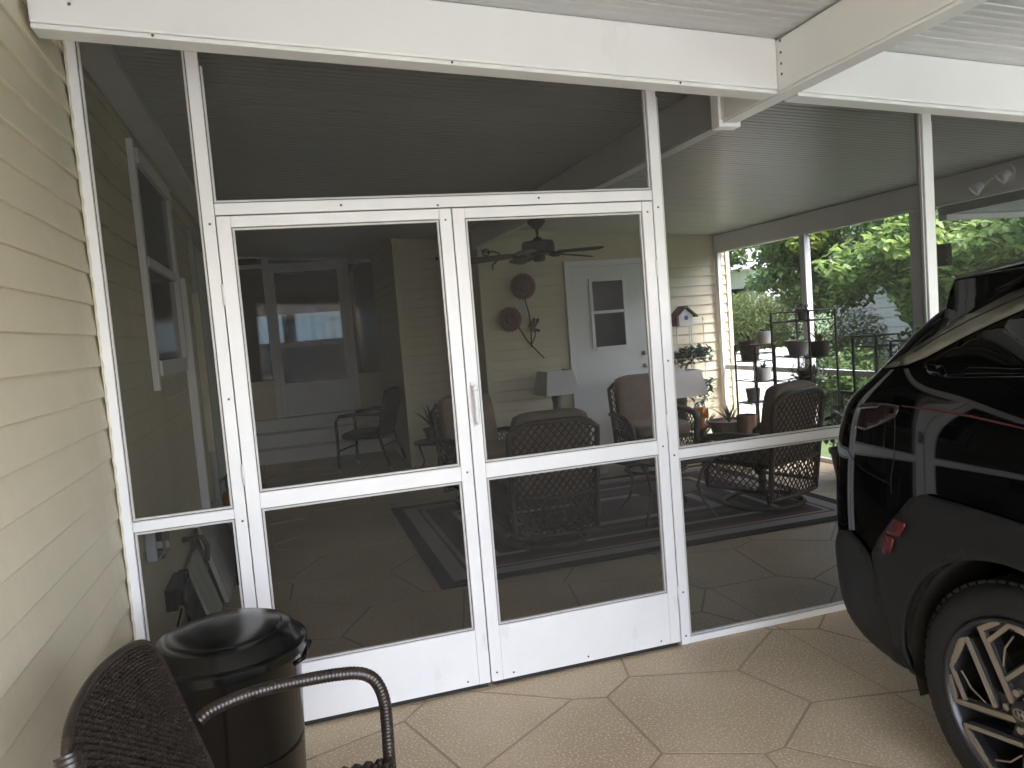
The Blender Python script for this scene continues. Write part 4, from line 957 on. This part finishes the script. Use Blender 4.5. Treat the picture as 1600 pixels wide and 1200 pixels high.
for i, mt in enumerate([paint]+[seam]*4):
    if i < len(me_c.materials): me_c.materials[i] = mt
body = link('car_body', me_c, car, smooth=True)
for p in me_c.polygons:
    if len(p.vertices) > 8 or abs(p.normal.x) < .35 and p.material_index > 0: p.use_smooth = False
def smoothpath_(p, it=2):
    p = [Vector(q) for q in p]
    for _ in range(it):
        o = [p[0]]
        for a, b in zip(p[:-1], p[1:]): o += [a.lerp(b, .25), a.lerp(b, .75)]
        o.append(p[-1]); p = o
    return p
def U(u, side=-1): return CY-u+2.9
def bodyx(u, z, side=-1):
    h = car_bvh.ray_cast(Vector((side*2.0, U(u), z)), Vector((-side, 0, 0)))
    return h[0].x if h[0] else side*.9, (h[1] if h[0] else Vector((side, 0, 0)))
def patch(name, m_, poly, off=.004, side=-1, step=.03, thick=.004, rnd_=True, inflate=None):
    """a panel cut to a (u,z) outline and laid on the car's side"""
    mnu, mxu = min(p[0] for p in poly), max(p[0] for p in poly); mnz, mxz = min(p[1] for p in poly), max(p[1] for p in poly)
    dense = []
    for a, b in zip(poly, poly[1:]+poly[:1]):
        k = max(1, int(math.hypot(a[0]-b[0], a[1]-b[1])/step))
        dense += [(a[0]+(b[0]-a[0])*i/k, a[1]+(b[1]-a[1])*i/k) for i in range(k)]
    def inside(x, y):
        c = False
        for a, b in zip(poly, poly[1:]+poly[:1]):
            if (a[1] > y) != (b[1] > y) and x < (b[0]-a[0])*(y-a[1])/(b[1]-a[1])+a[0]: c = not c
        return c
    pts = [Vector(p) for p in dense]; n0 = len(pts)
    x = mnu+step/2
    while x < mxu:
        y = mnz+step/2
        while y < mxz:
            if inside(x, y) and min((x-p[0])**2+(y-p[1])**2 for p in dense) > (step*.45)**2: pts.append(Vector((x, y)))
            y += step
        x += step
    vs, _, fs, *_r = delaunay_2d_cdt(pts, [], [list(range(n0))], 1, 1e-6)
    out = []
    for v in vs:
        bx, nn_ = bodyx(v[0], v[1], side); p = Vector((bx, U(v[0]), v[1]))+nn_*off
        if nn_.x*side < 0: p = Vector((bx+side*off, U(v[0]), v[1]))
        out.append(tuple(p))
    mb = MB(); mb.add(out, [tuple(f) for f in fs])
    bmx = bmesh.new(); mtmp = bpy.data.meshes.new(name); mtmp.from_pydata(mb.v, [], mb.f); bmx.from_mesh(mtmp); bmesh.ops.recalc_face_normals(bmx, faces=bmx.faces[:])
    if bmx.faces and sum(f.normal.x for f in bmx.faces)*side < 0: bmesh.ops.reverse_faces(bmx, faces=bmx.faces[:])
    bmx.to_mesh(mtmp); bmx.free(); mtmp.materials.append(m_)
    o = link(name, mtmp, car, smooth=True)
    q = o.modifiers.new('solid', 'SOLIDIFY'); q.thickness = thick; q.offset = 1
    return o

BLK = [(.609,.928),(.731,.925),(.86,.919),(.938,.912),(1.2,.905)]
def arcp(r, a0, a1, n, cu=WU[0], cz_=WZ+.01): return [(cu-r*math.cos(math.radians(a0+(a1-a0)*i/n)), cz_+r*math.sin(math.radians(a0+(a1-a0)*i/n))) for i in range(n+1)]
for sd_ in (-1, 1):
    # rear arch cladding: outer outline (from the bumper corner over the wheel to the sill), inner edge on the arch
    outer = [(.47,.30),(.425,.45),(.385,.60),(.376,.68),(.41,.735),(.45,.785),(.513,.855),(.56,.905),(.609,.926),(.731,.923),(.86,.917),(1.0,.905),(1.2,.875),(1.38,.80),(1.50,.68),(1.55,.52),(1.60,.47),(1.60,.29),(1.42,.29)]
    inner = [p for p in reversed(arcp(.418, -12, 192, 30))]
    patch('arch_cladding', clad, outer+inner, off=.006, side=sd_, step=.028, thick=.014)
    patch('sill_cladding', clad, [(1.61,.27),(1.61,.46),(2.3,.445),(2.95,.46),(2.95,.27)], off=.004, side=sd_, step=.05, thick=.014)
    fo = [(3.08,.29),(2.96,.29),(2.96,.47),(3.05,.55),(3.12,.70),(3.25,.82),(3.45,.90),(3.75,.91),(3.95,.86),(4.12,.74),(4.22,.58),(4.25,.40),(4.20,.30)]
    fi = list(reversed(arcp(.418, -12, 192, 30, WU[1])))
    patch('arch_cladding', clad, list(reversed(fo+[])) and fo[::-1][::-1]+[p for p in fi[::-1]][::1] if False else [(2*WU[1]-p[0], p[1]) for p in [(3.10,.29),(3.06,.42),(3.08,.60),(3.16,.76),(3.32,.88),(3.55,.92),(3.80,.91),(4.02,.84),(4.16,.72),(4.26,.55),(4.36,.47),(4.36,.29),(4.19,.29)]]+[(2*WU[1]-p[0], p[1]) for p in fi], off=.006, side=sd_, step=.03, thick=.012)
    # glass: quarter window, rear door, front door
    patch('quarter_window', glass_dk, [(.522,1.325),(.526,1.306),(.557,1.288),(.617,1.276),(.743,1.284),(.93,1.292),(.955,1.532),(.80,1.474),(.70,1.428),(.622,1.389)], off=.002, side=sd_, step=.03, thick=.003)
    patch('side_window', glass_dk, [(.985,1.29),(1.01,1.545),(1.3,1.565),(1.62,1.57),(1.66,1.25)], off=.002, side=sd_, step=.05, thick=.003)
    patch('side_window', glass_dk, [(1.72,1.245),(1.70,1.57),(2.1,1.57),(2.5,1.53),(2.9,1.38),(3.15,1.20)], off=.002, side=sd_, step=.05, thick=.003)
    # satin trim: the wide D-pillar blade running up into the roof line
    patch('window_trim', satin, [(.362,1.297),(.461,1.311),(.524,1.336),(.622,1.394),(.70,1.434),(.80,1.480),(.955,1.538),(1.01,1.551),(1.30,1.572),(1.7,1.578),(1.7,1.592),(1.2,1.588),(.90,1.572),(.75,1.553),(.66,1.517),(.58,1.458),(.52,1.400),(.455,1.352),(.41,1.324)], off=.005, side=sd_, step=.025, thick=.007)
    patch('trim_groove', car_gap, [(.48,1.347),(.55,1.396),(.62,1.440),(.70,1.478),(.80,1.520),(.80,1.5245),(.70,1.483),(.62,1.445),(.545,1.399),(.475,1.351)], off=.0125, side=sd_, step=.02, thick=.001)
    patch('tail_light', redlens_dk, [(.262,1.09),(.262,1.17),(.33,1.186),(.42,1.190),(.474,1.186),(.465,1.15),(.39,1.115),(.32,1.09)], off=.0015, side=sd_, step=.02, thick=.0015)
    patch('light_strip', redlens, [(.482,1.188),(.60,1.187),(.75,1.179),(.916,1.163),(1.15,1.142),(1.15,1.138),(.916,1.158),(.75,1.173),(.60,1.181),(.484,1.184)], off=.002, side=sd_, step=.03, thick=.003)
    patch('reflector', redlens, [(.495,.826),(.505,.831),(.541,.824),(.546,.817),(.521,.776),(.514,.771),(.466,.773),(.461,.779)], off=.022, side=sd_, step=.02, thick=.005)
    patch('reflector', redlens, [(.450,.765),(.488,.763),(.493,.756),(.481,.716),(.475,.708),(.445,.694),(.436,.696),(.416,.715)], off=.022, side=sd_, step=.02, thick=.005)
    patch('lower_bumper', clad, [(.105,.38),(.10,.62),(.16,.70),(.24,.72),(.30,.70),(.355,.66),(.375,.60),(.41,.45),(.45,.30),(.30,.28),(.18,.31)], off=.004, side=sd_, step=.03, thick=.010)
    for a, b in (([(.455,1.165),(.467,1.10),(.470,1.02),(.455,.95),(.458,.90)], .0016), ([(.215,1.005),(.27,.968),(.35,.945),(.455,.930)], .0015), ([(.975,1.30),(.968,1.1),(.955,.93)], .0018), ([(1.69,1.24),(1.70,1.0),(1.68,.48)], .0018)):
        pts = []
        for (u_, z_) in smoothpath_(a): bx, _n = bodyx(u_, z_, sd_); pts.append((bx, U(u_), z_))
        mb = MB(); mb.tube(pts, b, 5); mb.build('panel_gap', car_gap, car, smooth=True)
    mb = MB(); rbox(mb, sd_*1.03-.09, sd_*1.03+.09, -.06, .06, 1.10, 1.24, .03); mb.v = [(v[0], v[1]+U(2.95), v[2]) for v in mb.v]; mb.build('wing_mirror', paint, car, smooth=True)
for sd_ in (-1, 1):
    fin = [(.552,1.580),(.532,1.545),(.513,1.492),(.482,1.440),(.447,1.389),(.41,1.330),(.50,1.372),(.60,1.462),(.70,1.530),(.82,1.575),(.85,1.60)]
    mb = MB(); mb.prism([(sd_*.60, U(a), z) for a, z in fin], [(sd_*(.722 if z > 1.42 else .735), U(a), z) for a, z in fin]); mb.build('hatch_fin', paint, car, bevel=.008)
# rear spoiler over the hatch glass
mb = MB()
top = [(-.705,.535,1.577),(-.62,.44,1.590),(0,.38,1.600),(.62,.44,1.590),(.705,.535,1.577)]; fr0 = [(-.70,.90,1.622),(-.5,.9,1.660),(0,.9,1.668),(.5,.9,1.660),(.70,.90,1.622)]
def P3(t, dz=0): return (t[0], U(t[1]), t[2]+dz)
vs = [P3(t) for t in top]+[P3(t) for t in fr0]+[P3((t[0]*.97,t[1]+.10,t[2]),-.045) for t in top]+[P3((t[0]*.97,t[1],t[2]),-.06) for t in fr0]
f = []
for i in range(4): f += [(i, i+1, 6+i, 5+i), (10+i, 15+i, 16+i, 11+i), (i, 10+i, 11+i, i+1)]
f += [(0, 5, 15, 10), (4, 14, 19, 9), (5, 6, 7, 8, 9, 19, 18, 17, 16, 15)]
mb.add(vs, f); mb.build('rear_spoiler', paint, car, bevel=.006)
mb = MB(); mb.grid(lambda a, b: ((a-.5)*1.16, U(.20+.27*b)+.012, 1.262+.245*b), 8, 6); mb.build('rear_window', glass_dk, car)
mb = MB(); mb.grid(lambda a, b: ((a-.5)*1.22, U(2.72+.60*b)-.0, 1.60-.44*b+.0), 8, 6); mb.build('windscreen', glass_dk, car, solid=.03)
mb = MB(); mb.box(-.60,.60,U(.02)-.01,U(.02)+.03,1.075,1.10); mb.build('rear_light_bar', redlens, car, bevel=.005)
mb = MB(); mb.box(-.75,.75,U(4.1),U(1.5),.19,.30); mb.build('underbody', seam, car, bevel=.03)
for wu in WU:
    for sx in (-1, 1):
        mb = MB(); nn_ = 40; rr = .424; a0 = []; b0 = []
        vs = []
        for i in range(nn_+1):
            an = math.radians(-20+220*i/nn_); vs += [(sx*.60, U(wu)+rr*math.cos(an), WZ+.01+rr*math.sin(an)), (sx*.875, U(wu)+rr*math.cos(an), WZ+.01+rr*math.sin(an))]
        mb.add(vs, [(2*i, 2*i+1, 2*i+3, 2*i+2) for i in range(nn_)]); mb.build('wheel_arch_liner', interior, car, smooth=True)
# wheels: axis along X, outer face at -X
def xl(prof, n=56):      # lathe about X; prof = (radius, x)
    mb = MB(); k = len(prof)
    vs = [(x, r*math.cos(2*PI*i/n), r*math.sin(2*PI*i/n)) for i in range(n) for r, x in prof]
    return mb.add(vs, [(i*k+j, i*k+j+1, ((i+1) % n)*k+j+1, ((i+1) % n)*k+j) for i in range(n) for j in range(k-1)])
def strip(mb, pts, w, x0, x1):      # flat mitred strip in the wheel plane, pts = (y,z)
    L_ = []; R2 = []
    for i, p in enumerate(pts):
        a = Vector(pts[max(i-1, 0)]); b = Vector(pts[min(i+1, len(pts)-1)]); q = Vector(p)
        d1 = (q-a).normalized() if i > 0 else (b-q).normalized(); d2 = (b-q).normalized() if i < len(pts)-1 else d1
        t = (d1+d2).normalized(); nrm = Vector((-t.y, t.x)); k = w/2/max(.45, abs(nrm.dot(Vector((-d1.y, d1.x)))))
        L_.append(q+nrm*k); R2.append(q-nrm*k)
    n_ = len(pts); vs = [(x, p.x, p.y) for x in (x0, x1) for p in L_+R2]; f = []
    for i in range(n_-1):
        f += [(i, i+1, n_+i+1, n_+i), (2*n_+i, 3*n_+i, 3*n_+i+1, 2*n_+i+1), (i, 2*n_+i, 2*n_+i+1, i+1), (n_+i, n_+i+1, 3*n_+i+1, 3*n_+i)]
    f += [(0, n_, 3*n_, 2*n_), (n_-1, 3*n_-1, 4*n_-1, 2*n_-1)]
    return mb.add(vs, f)
def pol(r, deg): return (r*math.cos(math.radians(deg)), r*math.sin(math.radians(deg)))
def wheel(parent, loc, flip):
    h = bpy.data.objects.new('wheel', None); C.objects.link(h); h.parent = parent; h.location = loc
    if flip: h.rotation_euler = (0, 0, PI)
    xl([(.255,.20),(.275,.215),(.325,.215),(.350,.195),(.360,.15),(.3615,.11),(.360,.07),(.352,.025),(.330,.004),(.300,.0),(.275,.006),(.258,.016)]).build('tyre', rubber, h, smooth=True)
    mb = MB()
    for i in range(64):
        a = 2*PI*i/64; 
        for x in (.03, .085, .14): 
            ca, sa = math.cos(a), math.sin(a); r1, r2 = .355, .3635; w_ = .012
            mb.add([(x, r1*ca-w_*sa, r1*sa+w_*ca), (x+.045, r1*ca-w_*sa, r1*sa+w_*ca), (x+.045, r1*ca+w_*sa, r1*sa-w_*ca), (x, r1*ca+w_*sa, r1*sa-w_*ca), (x, r2*ca-w_*sa, r2*sa+w_*ca), (x+.045, r2*ca-w_*sa, r2*sa+w_*ca), (x+.045, r2*ca+w_*sa, r2*sa-w_*ca), (x, r2*ca+w_*sa, r2*sa-w_*ca)], [(0,1,2,3),(7,6,5,4),(0,4,5,1),(1,5,6,2),(2,6,7,3),(3,7,4,0)])
    tr2 = mb.build('tread_block', rubber, h); tr2['kind'] = 'stuff'
    xl([(.260,.012),(.263,.004),(.257,.001),(.250,.008),(.244,.03),(.238,.10),(.235,.19)]).build('rim', alloy_dk, h, smooth=True)
    xl([(.0,.135),(.15,.13),(.155,.10),(.16,.125),(.236,.16)]).build('brake_disc', interior, h, smooth=True)
    for k in range(5):
        A = 72*k
        web = MB(); face = MB()
        arm1 = [pol(.040, A-45), pol(.238, A-15.5)]; arm2 = [pol(.093, A-19), pol(.15, A+26), pol(.232, A+39)]
        strip(web, arm1, .034, .020, .055); strip(web, arm2, .026, .020, .055)
        strip(web, [pol(.238, A-17), pol(.242, A+5), pol(.242, A+24), pol(.236, A+40)], .024, .016, .05)
        strip(web, [pol(.03, A-30), pol(.105, A-8)], .075, .030, .06)
        web.build('spoke', alloy_dk, h, bevel=.002)
        strip(face, [pol(.038, A-48), pol(.236, A-16), pol(.250, A+2)], .0150, .0125, .0195)
        strip(face, [pol(.200, A-14), pol(.243, A+9), pol(.246, A+33), pol(.232, A+39), pol(.15, A+25), pol(.093, A-15)], .0120, .0125, .0195)
        strip(face, [pol(.240, A+14), pol(.238, A+35)], .018, .0130, .0190)
        strip(face, [pol(.128, A-12), pol(.175, A-1), pol(.212, A+10)], .004, .018, .0215)
        face.build('machined_face', alloy, h)
        lp = pol(.055, A-5); mb = MB(); mb.add(*(lambda c, r: ([(x, c[0]+r*math.cos(2*PI*i/6), c[1]+r*math.sin(2*PI*i/6)) for x in (.012, .03) for i in range(6)], [(i, 6+i, 6+(i+1) % 6, (i+1) % 6) for i in range(6)]+[(0,1,2,3,4,5)]))(lp, .0105)); mb.build('lug_nut', alloy, h)
    xl([(.0,.004),(.028,.0045),(.034,.008),(.036,.02)], 28).build('centre_cap', alloy_dk, h, smooth=True)
    mb = MB(); el = [(.022*math.cos(2*PI*i/24), .014*math.sin(2*PI*i/24)) for i in range(25)]; strip(mb, el, .0028, .0015, .0042)
    strip(mb, [(-.010,-.0085),(-.004,.0090)], .0034, .0015, .0042); strip(mb, [(.004,-.0090),(.010,.0085)], .0034, .0015, .0042); strip(mb, [(-.007,-.001),(0,.0012),(.007,.001)], .0030, .0015, .0042)
    mb.build('emblem', steel, h)
    return h
for wu in WU:
    wheel(car, (-.918, U(wu), WZ), False); wheel(car, (.918, U(wu), WZ), True)

# ------------------------------------------------------------------ garden and neighbours beyond the right-hand screens
vf = thing('picket_fence', 'bright white vinyl fence of close boards in the garden behind the plant stands', 'fence', (7.2, 6.3, 0))
box('fence_rail', fence_m, (6.08, 8.35, 6.315, 6.35, -.02, .07), vf); box('fence_rail', fence_m, (6.08, 8.35, 6.315, 6.35, .66, .75), vf)
bd0 = MB(); bd0.prism([(-.042,0,-.14),(.042,0,-.14),(.042,0,.90),(.022,0,.935),(-.022,0,.935),(-.042,0,.90)], [(-.042,.02,-.14),(.042,.02,-.14),(.042,.02,.90),(.022,.02,.935),(-.022,.02,.935),(-.042,.02,.90)])
o0 = bd0.build('fence_board', fence_m, vf); o0.location = (-1.10, -.01, 0); x = -1.01
while x < 1.1: inst(o0, vf, (x, -.01, 0)); x += .09

def bush(loc, rad, n, size, m_, label, seed, sq=1, stems=5, grp=None):
    t = thing('garden_bush', label, 'bush', loc, group=grp)
    R = random.Random(seed); mb = MB()
    for k in range(9):      # uneven clumps
        a = R.uniform(0, 2*PI); rr = R.uniform(.2, .65); c_ = (rad[0]*rr*math.cos(a), rad[1]*rr*math.sin(a), rad[2]*R.uniform(.5, 1.5))
        q_ = leafy(n//9, (rad[0]*.55, rad[1]*.55, rad[2]*.55), size, R.randint(0, 9999), c=c_, sq=sq); mb.add(q_.v, q_.f)
    mb.build('foliage', m_, t)
    mb = MB()
    for k in range(stems): mb.tube([(R.uniform(-.1,.1), R.uniform(-.1,.1), -.16), (R.uniform(-.5,.5)*rad[0], R.uniform(-.5,.5)*rad[1], rad[2])], [.02, .008], 5)
    mb.build('stem', bark, t)
    return t
bush((8.0, 7.7, 0), (1.25, .95, 1.0), 42000, .075, leaf_olive, 'big soft olive-green bush rising behind the white fence', 1, sq=.45)
bush((9.0, 6.7, 0), (.8, .8, .75), 6000, .085, leaf_olive, 'feathery green bush right of the end of the white fence', 2, sq=.5)
for i, (x, y, r, lab) in enumerate(((8.2, 5.2, .75, 'dark green bush behind the tall plant stand'), (7.9, 4.0, .6, 'dark leafy bush behind the black picket railing'), (9.4, 4.4, .9, 'large dark bush under the bright tree'), (8.6, 2.6, .7, 'dark bush seen just above the car tail'), (9.8, 2.6, .8, 'dark green shrub beside the neighbour wall'), (10.2, 1.0, .8, 'leafy shrub hidden mostly by the car roof'))):
    bush((x, y, 0), (r, r, r*.62), 4200, .10, leaf_mid, lab, 10+i, sq=.8)

def tree(loc, clumps, n, size, label, seed, hgt):
    t = thing('broadleaf_tree', label, 'tree', loc); R = random.Random(seed)
    mb = MB(); mb.tube([(0,0,-.16),(.05,.03,.8),(-.04,.05,1.6),(.03,0,hgt)], [.11,.09,.07,.03], 10); mb.build('trunk', bark, t, smooth=True)
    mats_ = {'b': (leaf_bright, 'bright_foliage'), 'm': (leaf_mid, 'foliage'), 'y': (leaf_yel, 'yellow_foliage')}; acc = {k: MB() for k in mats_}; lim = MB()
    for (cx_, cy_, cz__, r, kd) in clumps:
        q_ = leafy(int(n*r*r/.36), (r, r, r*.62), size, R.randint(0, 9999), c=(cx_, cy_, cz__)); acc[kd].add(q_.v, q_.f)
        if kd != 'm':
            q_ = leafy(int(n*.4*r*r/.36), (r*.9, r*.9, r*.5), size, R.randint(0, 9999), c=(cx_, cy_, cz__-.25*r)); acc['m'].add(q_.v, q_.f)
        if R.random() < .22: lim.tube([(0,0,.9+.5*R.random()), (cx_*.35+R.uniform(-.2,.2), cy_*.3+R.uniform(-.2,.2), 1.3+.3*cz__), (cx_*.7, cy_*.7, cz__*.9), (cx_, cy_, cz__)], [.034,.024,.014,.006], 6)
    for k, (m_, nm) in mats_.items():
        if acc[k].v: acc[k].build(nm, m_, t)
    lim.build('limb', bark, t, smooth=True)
    return t
R5 = random.Random(77); cl_ = []
for i in range(62):
    yy = R5.uniform(-3.4, 3.6); xx = R5.uniform(-1.2, 1.3); zz = R5.uniform(1.9, 3.9)-.12*abs(yy)
    if xx < -.2 and zz < 2.15: zz += .5
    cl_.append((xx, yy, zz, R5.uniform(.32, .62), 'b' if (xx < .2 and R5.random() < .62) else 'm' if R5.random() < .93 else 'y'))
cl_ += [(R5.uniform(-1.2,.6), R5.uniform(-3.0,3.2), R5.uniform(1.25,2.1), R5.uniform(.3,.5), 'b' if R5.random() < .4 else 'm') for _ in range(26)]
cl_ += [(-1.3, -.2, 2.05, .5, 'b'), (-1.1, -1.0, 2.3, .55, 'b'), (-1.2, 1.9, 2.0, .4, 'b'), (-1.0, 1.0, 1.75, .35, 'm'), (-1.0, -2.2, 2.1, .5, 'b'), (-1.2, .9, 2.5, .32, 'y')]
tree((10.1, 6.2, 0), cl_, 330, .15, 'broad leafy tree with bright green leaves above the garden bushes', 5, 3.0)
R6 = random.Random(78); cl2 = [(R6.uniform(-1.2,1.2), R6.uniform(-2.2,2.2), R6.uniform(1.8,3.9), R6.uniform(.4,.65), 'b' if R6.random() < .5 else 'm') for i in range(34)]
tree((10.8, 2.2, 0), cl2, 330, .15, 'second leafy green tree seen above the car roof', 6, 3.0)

nh = thing('neighbour_house', 'grey lap-sided neighbour house with a white window behind the garden tree', 'house', (15, 5, 0))
box('wall', neigh, (13.0, 18, -6, 11.5, -.14, 3.1), nh, bevel=0)
nb = MB(); nb.prism([(0,0,0),(-.02,0,.004),(-.004,0,.2),(0,0,.2)], [(0,17.5,0),(-.02,17.5,.004),(-.004,17.5,.2),(0,17.5,.2)])
o0 = nb.build('siding_board', neigh, nh); o0.location = (-2.001, -11, -.1); z = .1
while z < 3.0: inst(o0, nh, (-2.001, -11, z)); z += .2
box('window_frame', neighw, (12.93, 13.0, 3.4, 4.6, 1.0, 2.2), nh); box('window_pane', glass_dk, (12.915, 12.928, 3.5, 4.5, 1.1, 2.1), nh)
box('window_frame', neighw, (12.93, 13.0, 7.6, 8.8, 1.0, 2.2), nh); box('window_pane', glass_dk, (12.915, 12.928, 7.7, 8.7, 1.1, 2.1), nh)
mb = MB(); mb.prism([(12.4,-6.4,2.95),(15.5,-6.4,4.3),(18.6,-6.4,2.95),(15.5,-6.4,4.15)], [(12.4,11.9,2.95),(15.5,11.9,4.3),(18.6,11.9,2.95),(15.5,11.9,4.15)]); mb.build('roof', neigh, nh, True)
box('gutter', neighw, (12.33, 12.45, -6.4, 11.9, 2.86, 2.98), nh)
wh = thing('white_house', 'bright white house with porch columns far off at the left edge of the garden view', 'house', (13, 17, 0))
box('wall', neighw, (10.2, 15.5, 17.0, 24, -.14, 2.6), wh, bevel=0)
box('porch_rail', fence_m, (10.2, 15.0, 15.9, 15.96, .95, 1.02), wh)
for x in (11.4, 12.6, 13.8): box('porch_column', fence_m, (x, x+.16, 15.85, 16.0, -.14, 2.6), wh)
box('roof_eave', neighw, (10.0, 15.2, 15.6, 17.2, 2.61, 2.85), wh); box('window_pane', glass_dk, (12.0, 12.9, 16.93, 16.99, .9, 2.1), wh); box('window_pane', glass_dk, (13.6, 14.3, 16.93, 16.99, .9, 2.1), wh)
pr = thing('reed_clump', 'tall thin reeds growing before the white house', 'plant', (8.6, 9.6, 0))
bl_ = blades(60, 2.3, .012, .22, .12, 61); bl_.build('foliage', leaf_olive, pr)
sb = thing('garden_box', 'pale planter box on a shelf in the garden behind the car tail', 'planter', (9.2, 3.5, 0))
box('planter_wall', brick_m, (8.95, 9.35, 3.35, 3.85, .95, 1.3), sb, bevel=.01)
for yy in (3.4, 3.8): box('leg', bark, (9.1, 9.16, yy-.03, yy+.03, -.14, .949), sb)
# hedge and houses round the far boundary so the horizon is closed
for i, (x0, x1, y0, y1, h_, nm) in enumerate(((-40, -22, -46, -38, 3.2, 'pale house across the street, left'), (-14, 4, -48, -40, 3.4, 'pale house across the street, centre'), (12, 30, -46, -38, 3.1, 'pale house across the street, right'))):
    t = thing('street_house', nm+' behind the camera', 'house', ((x0+x1)/2, (y0+y1)/2, 0))
    box('wall', neighw, (x0, x1, y0, y1, -.14, h_), t, bevel=0)
    ym = (y0+y1)/2; mb = MB(); mb.prism([(x0-.4,y0-.4,h_),(x0-.4,ym,h_+1.8),(x0-.4,y1+.4,h_)], [(x1+.4,y0-.4,h_),(x1+.4,ym,h_+1.8),(x1+.4,y1+.4,h_)]); mb.build('roof', neigh, t, True)
    for xx in (x0+3, x0+9, x1-4): box('window_pane', glass_dk, (xx, xx+1.4, y1+.005, y1+.05, 1, 2.3), t)
